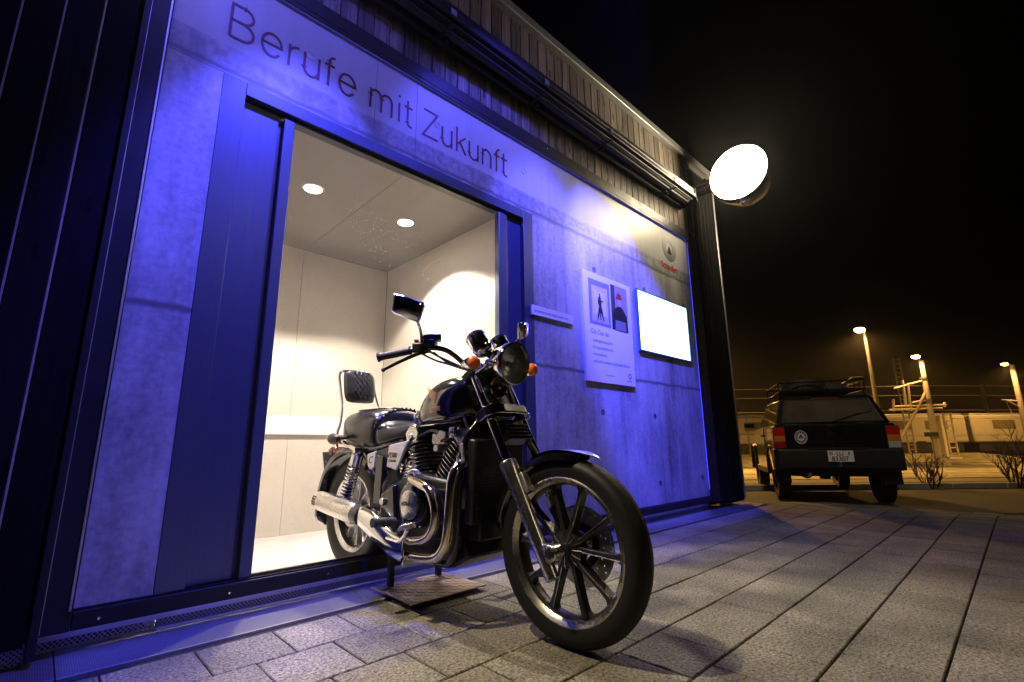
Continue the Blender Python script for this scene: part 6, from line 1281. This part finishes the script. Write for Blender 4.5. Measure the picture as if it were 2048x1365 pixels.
# trackside sign and fence
sgn = empty('track_sign', 'small dark trackside sign on a post in front of the train', 'sign'); b = MB(); b.tube([(31.9, 3.1, -0.8), (31.9, 3.1, 1.1)], 0.04, 8); b.build('post', pole_m, sgn)
b = MB(); b.box((31.87, 3.07, 1.0), (0.7, 0.03, 0.22), Matrix.Rotation(radians(-44), 3, 'Z')); b.build('arrow_board', M['frame_metal'], sgn); b = MB(); b.box((31.9, 3.5, 0.45), (0.45, 0.03, 0.45), Matrix.Rotation(radians(-44), 3, 'Z')); b.build('square_board', M['frame_metal'], sgn)
fe = empty('wire_fence', 'low wire fence with thin posts along the railway bank', 'fence')
for k in range(-6, 8):
    x, y = sp(12.9, -1.6 + 2.4 * k); b = MB(); b.cyl((x, y, bank(12.9) - 0.1), (x, y, bank(12.9) + 0.62), 0.016, seg=8); b.build('fence_post', M['flashing'], fe)
for z in (0.1, 0.35, 0.6):
    a = sp(12.9, -16); c = sp(12.9, 16); b = MB(); b.cyl((*a, bank(12.9) + z), (*c, bank(12.9) + z), 0.005, seg=5); b.build('fence_wire', M['flashing'], fe)
# bare shrubs on the verge
twig_m = mat('bark', (0.05, 0.035, 0.022), 0.9, var=0.3, scale=30)
def shrub(label, P, h, seed, n=5, lean=0.0):
    rnd = random.Random(seed); b = MB()
    def grow(p, d, L, r, lev):
        pts = [p]; q = p; dd = d
        for i in range(4):
            dd = (dd + Vector((rnd.uniform(-.25, .25), rnd.uniform(-.25, .25), rnd.uniform(-.05, .18)))).normalized(); q = q + dd * L / 4; pts.append(q)
        b.tube(pts, [r, r * 0.9, r * 0.8, r * 0.7, r * 0.55], 5)
        if lev > 0:
            for k in range(rnd.randint(3, 5)):
                i = rnd.randint(1, 4); s = (dd + Vector((rnd.uniform(-1, 1), rnd.uniform(-1, 1), rnd.uniform(-.1, .7)))).normalized(); grow(pts[i], s, L * rnd.uniform(0.45, 0.7), r * 0.5, lev - 1)
    o = empty('bare_shrub', label, 'shrub', loc=P)
    for k in range(n): a = 2 * pi * k / n + rnd.uniform(0, 1); grow(Vector((0.03 * cos(a), 0.03 * sin(a), -0.03)), Vector((cos(a) * 0.5 + lean, sin(a) * 0.5 - lean, 1)).normalized(), h * rnd.uniform(0.45, 0.65), 0.017, 3)
    b.build('branches', twig_m, o)
shrub('bare shrub with thin twigs growing beside the parked car', (11.9, 1.28, -0.20), 0.75, 3, 6)
shrub('taller bare shrub with few crooked branches on the grass verge', (12.9, 0.2, -0.20), 1.25, 11, 5, 0.1)
shrub('bare shrub between the timber building and the parked car', (9.9, 5.0, -0.2), 0.9, 5, 6)
# white railing / parapet seen between building and car
pr = empty('railing', 'thin dark railing on the left behind the parked car', 'railing')
for z in (1.2, 2.4):
    b = MB(); a = Vector((30, 14.0, 0)); b.cyl(a - TD * 8 + Vector((0, 0, z)), a + TD * 4 + Vector((0, 0, z)), 0.03, seg=6); b.build('rail', pole_m, pr)
for k in range(-7, 5, 2):
    b = MB(); a = Vector((30, 14.0, 0)) + TD * k; b.cyl(a + Vector((0, 0, -0.75)), a + Vector((0, 0, 2.45)), 0.04, seg=6); b.build('post', pole_m, pr)

# ================================================================ STREET LAMPS AND TREE ON THE NEAR SIDE (they light and shade the paving)
WARM = (1.0, 0.83, 0.56)
def near_lamp(label, P, energy, tgt):
    P = Vector(P); o = empty('street_lamp', label, 'street lamp'); b = MB(); b.tube([(P.x, P.y - 0.9, -0.04), (P.x, P.y - 0.9, P.z - 1), (P.x, P.y - 0.8, P.z + 0.05), (P.x, P.y - 0.2, P.z + 0.12)], [0.08, 0.06, 0.05, 0.04], 10); b.build('pole', pole_m, o)
    b = MB(); b.ell(P + Vector((0, 0, 0.09)), (0.15, 0.3, 0.08)); b.build('lamp_housing', M['frame_metal'], o); b = MB(); b.lathe([(0, 0), (0.11, 0)], P + Vector((0, 0, 0.005)), (0, 0, -1), 20); b.build('lamp_glass', emit('lamp_glass', WARM, 30.0), o)
    lamp('near_lamp_light', 'SPOT', P + Vector((0, 0, -0.03)), energy, WARM, parent=o, target=tgt, spot_size=radians(120), spot_blend=0.4, shadow_soft_size=0.10)
near_lamp('warm street lamp standing across the paving from the facade', (3.15, -7.2, 6.6), 150, (1.6, 0.8, 0))
def leafy_tree(label, P, h, cr, cz, nleaf, seed):
    rnd = random.Random(seed); P = Vector(P); o = empty('tree', label, 'tree', loc=P)
    b = MB(); b.tube(smooth_path([(0, 0, -0.05), (0.05, 0.02, h * 0.4), (-0.03, 0.05, cz), (0.05, 0.0, h)], 5), [0.07 - 0.003 * i for i in range(16)], 8)
    lf = MB()
    for k in range(26):
        a = rnd.uniform(0, 2 * pi); z = cz + rnd.uniform(-0.6, 0.7) * cr; L = cr * rnd.uniform(0.5, 1.0); e = Vector((cos(a) * L, sin(a) * L, z + rnd.uniform(0, 0.35)))
        b.tube([(0, 0, z - 0.3), e * 0.5 + Vector((0, 0, z * 0.5)), e], [0.025, 0.015, 0.005], 5)
        for i in range(nleaf // 26):
            q = e + Vector((rnd.gauss(0, .16), rnd.gauss(0, .16), rnd.gauss(0, .14))); s = rnd.uniform(0.03, 0.065); u = Vector((rnd.uniform(-1, 1), rnd.uniform(-1, 1), rnd.uniform(-.6, .6))).normalized(); v = u.orthogonal().normalized()
            lf.add([q - u * s, q + v * s * 0.5, q + u * s, q - v * s * 0.5], [(0, 1, 2, 3)])
    b.build('trunk', twig_m, o); lf.build('crown', mat('leaf', (0.05, 0.08, 0.025), 0.6, var=0.3), o, smooth=0, recalc=False)
leafy_tree('small leafy tree between the street lamp and the paving', (3.35, -1.75, 0), 3.6, 0.8, 2.55, 620, 21)

# blue LED floods on arms from the roof edge: these colour the facade
def blue_flood(label, P, T_, energy, size):
    P = Vector(P); T_ = Vector(T_); o = empty('blue_floodlight', label, 'floodlight')
    b = MB(); b.tube([(P.x - 0.9, 2.35, 4.17), (P.x - 0.5, 1.7, 4.25), (P.x, P.y, P.z + 0.12)], 0.022, 8); b.build('arm', M['frame_metal'], o)
    q = (T_ - P).to_track_quat('X', 'Z').to_matrix()
    b = MB(); b.box(P - q @ Vector((0.09, 0, 0)), (0.12, 0.3, 0.16), q); b.build('housing', M['frame_metal'], o, bevel=0.015)
    b = MB(); b.box(P - q @ Vector((0.026, 0, 0)), (0.004, 0.26, 0.12), q); b.build('led_face', emit('blue_led_face', (0.1, 0.09, 1.0), 15.0), o)
    lamp('blue_wash', 'SPOT', P, energy, (0.07, 0.066, 1.0), parent=o, target=T_, spot_size=radians(size), spot_blend=0.55, shadow_soft_size=0.07)
blue_flood('blue LED floodlight on an arm above the lift doors', (0.85, 1.35, 3.75), (0.7, 2.345, 1.25), 950, 44)
blue_flood('blue LED floodlight on an arm above the painted words', (0.5, 1.25, 3.7), (0.62, 2.345, 2.62), 75, 96)
blue_flood('blue LED floodlight on an arm above the end of the painted words', (1.95, 1.3, 3.78), (2.15, 2.345, 2.45), 170, 72)
blue_flood('blue LED floodlight on an arm aimed beside the web label', (2.3, 1.35, 3.78), (2.75, 2.345, 1.55), 650, 50)
blue_flood('blue LED floodlight on an arm aimed at the poster wall', (2.5, 1.35, 3.8), (3.7, 2.345, 1.85), 2100, 38)

# ================================================================ night air: thin haze that lets the lamps glow
hz = MB(); hz.bb((-12, -16, -2.2), (75, 40, 9.0))
hm = bpy.data.materials.new('haze'); hm.use_nodes = True; nt = hm.node_tree
nt.nodes.remove(nt.nodes['Principled BSDF'])
pv = nt.nodes.new('ShaderNodeVolumePrincipled'); pv.inputs['Color'].default_value = (0.9, 0.9, 0.92, 1); pv.inputs['Density'].default_value = 0.0009; pv.inputs['Anisotropy'].default_value = 0.8
nt.links.new(pv.outputs[0], nt.nodes['Material Output'].inputs['Volume'])
ho = hz.build('haze', hm, smooth=0); tag(ho, 'thin night haze around the whole place', kind='stuff')
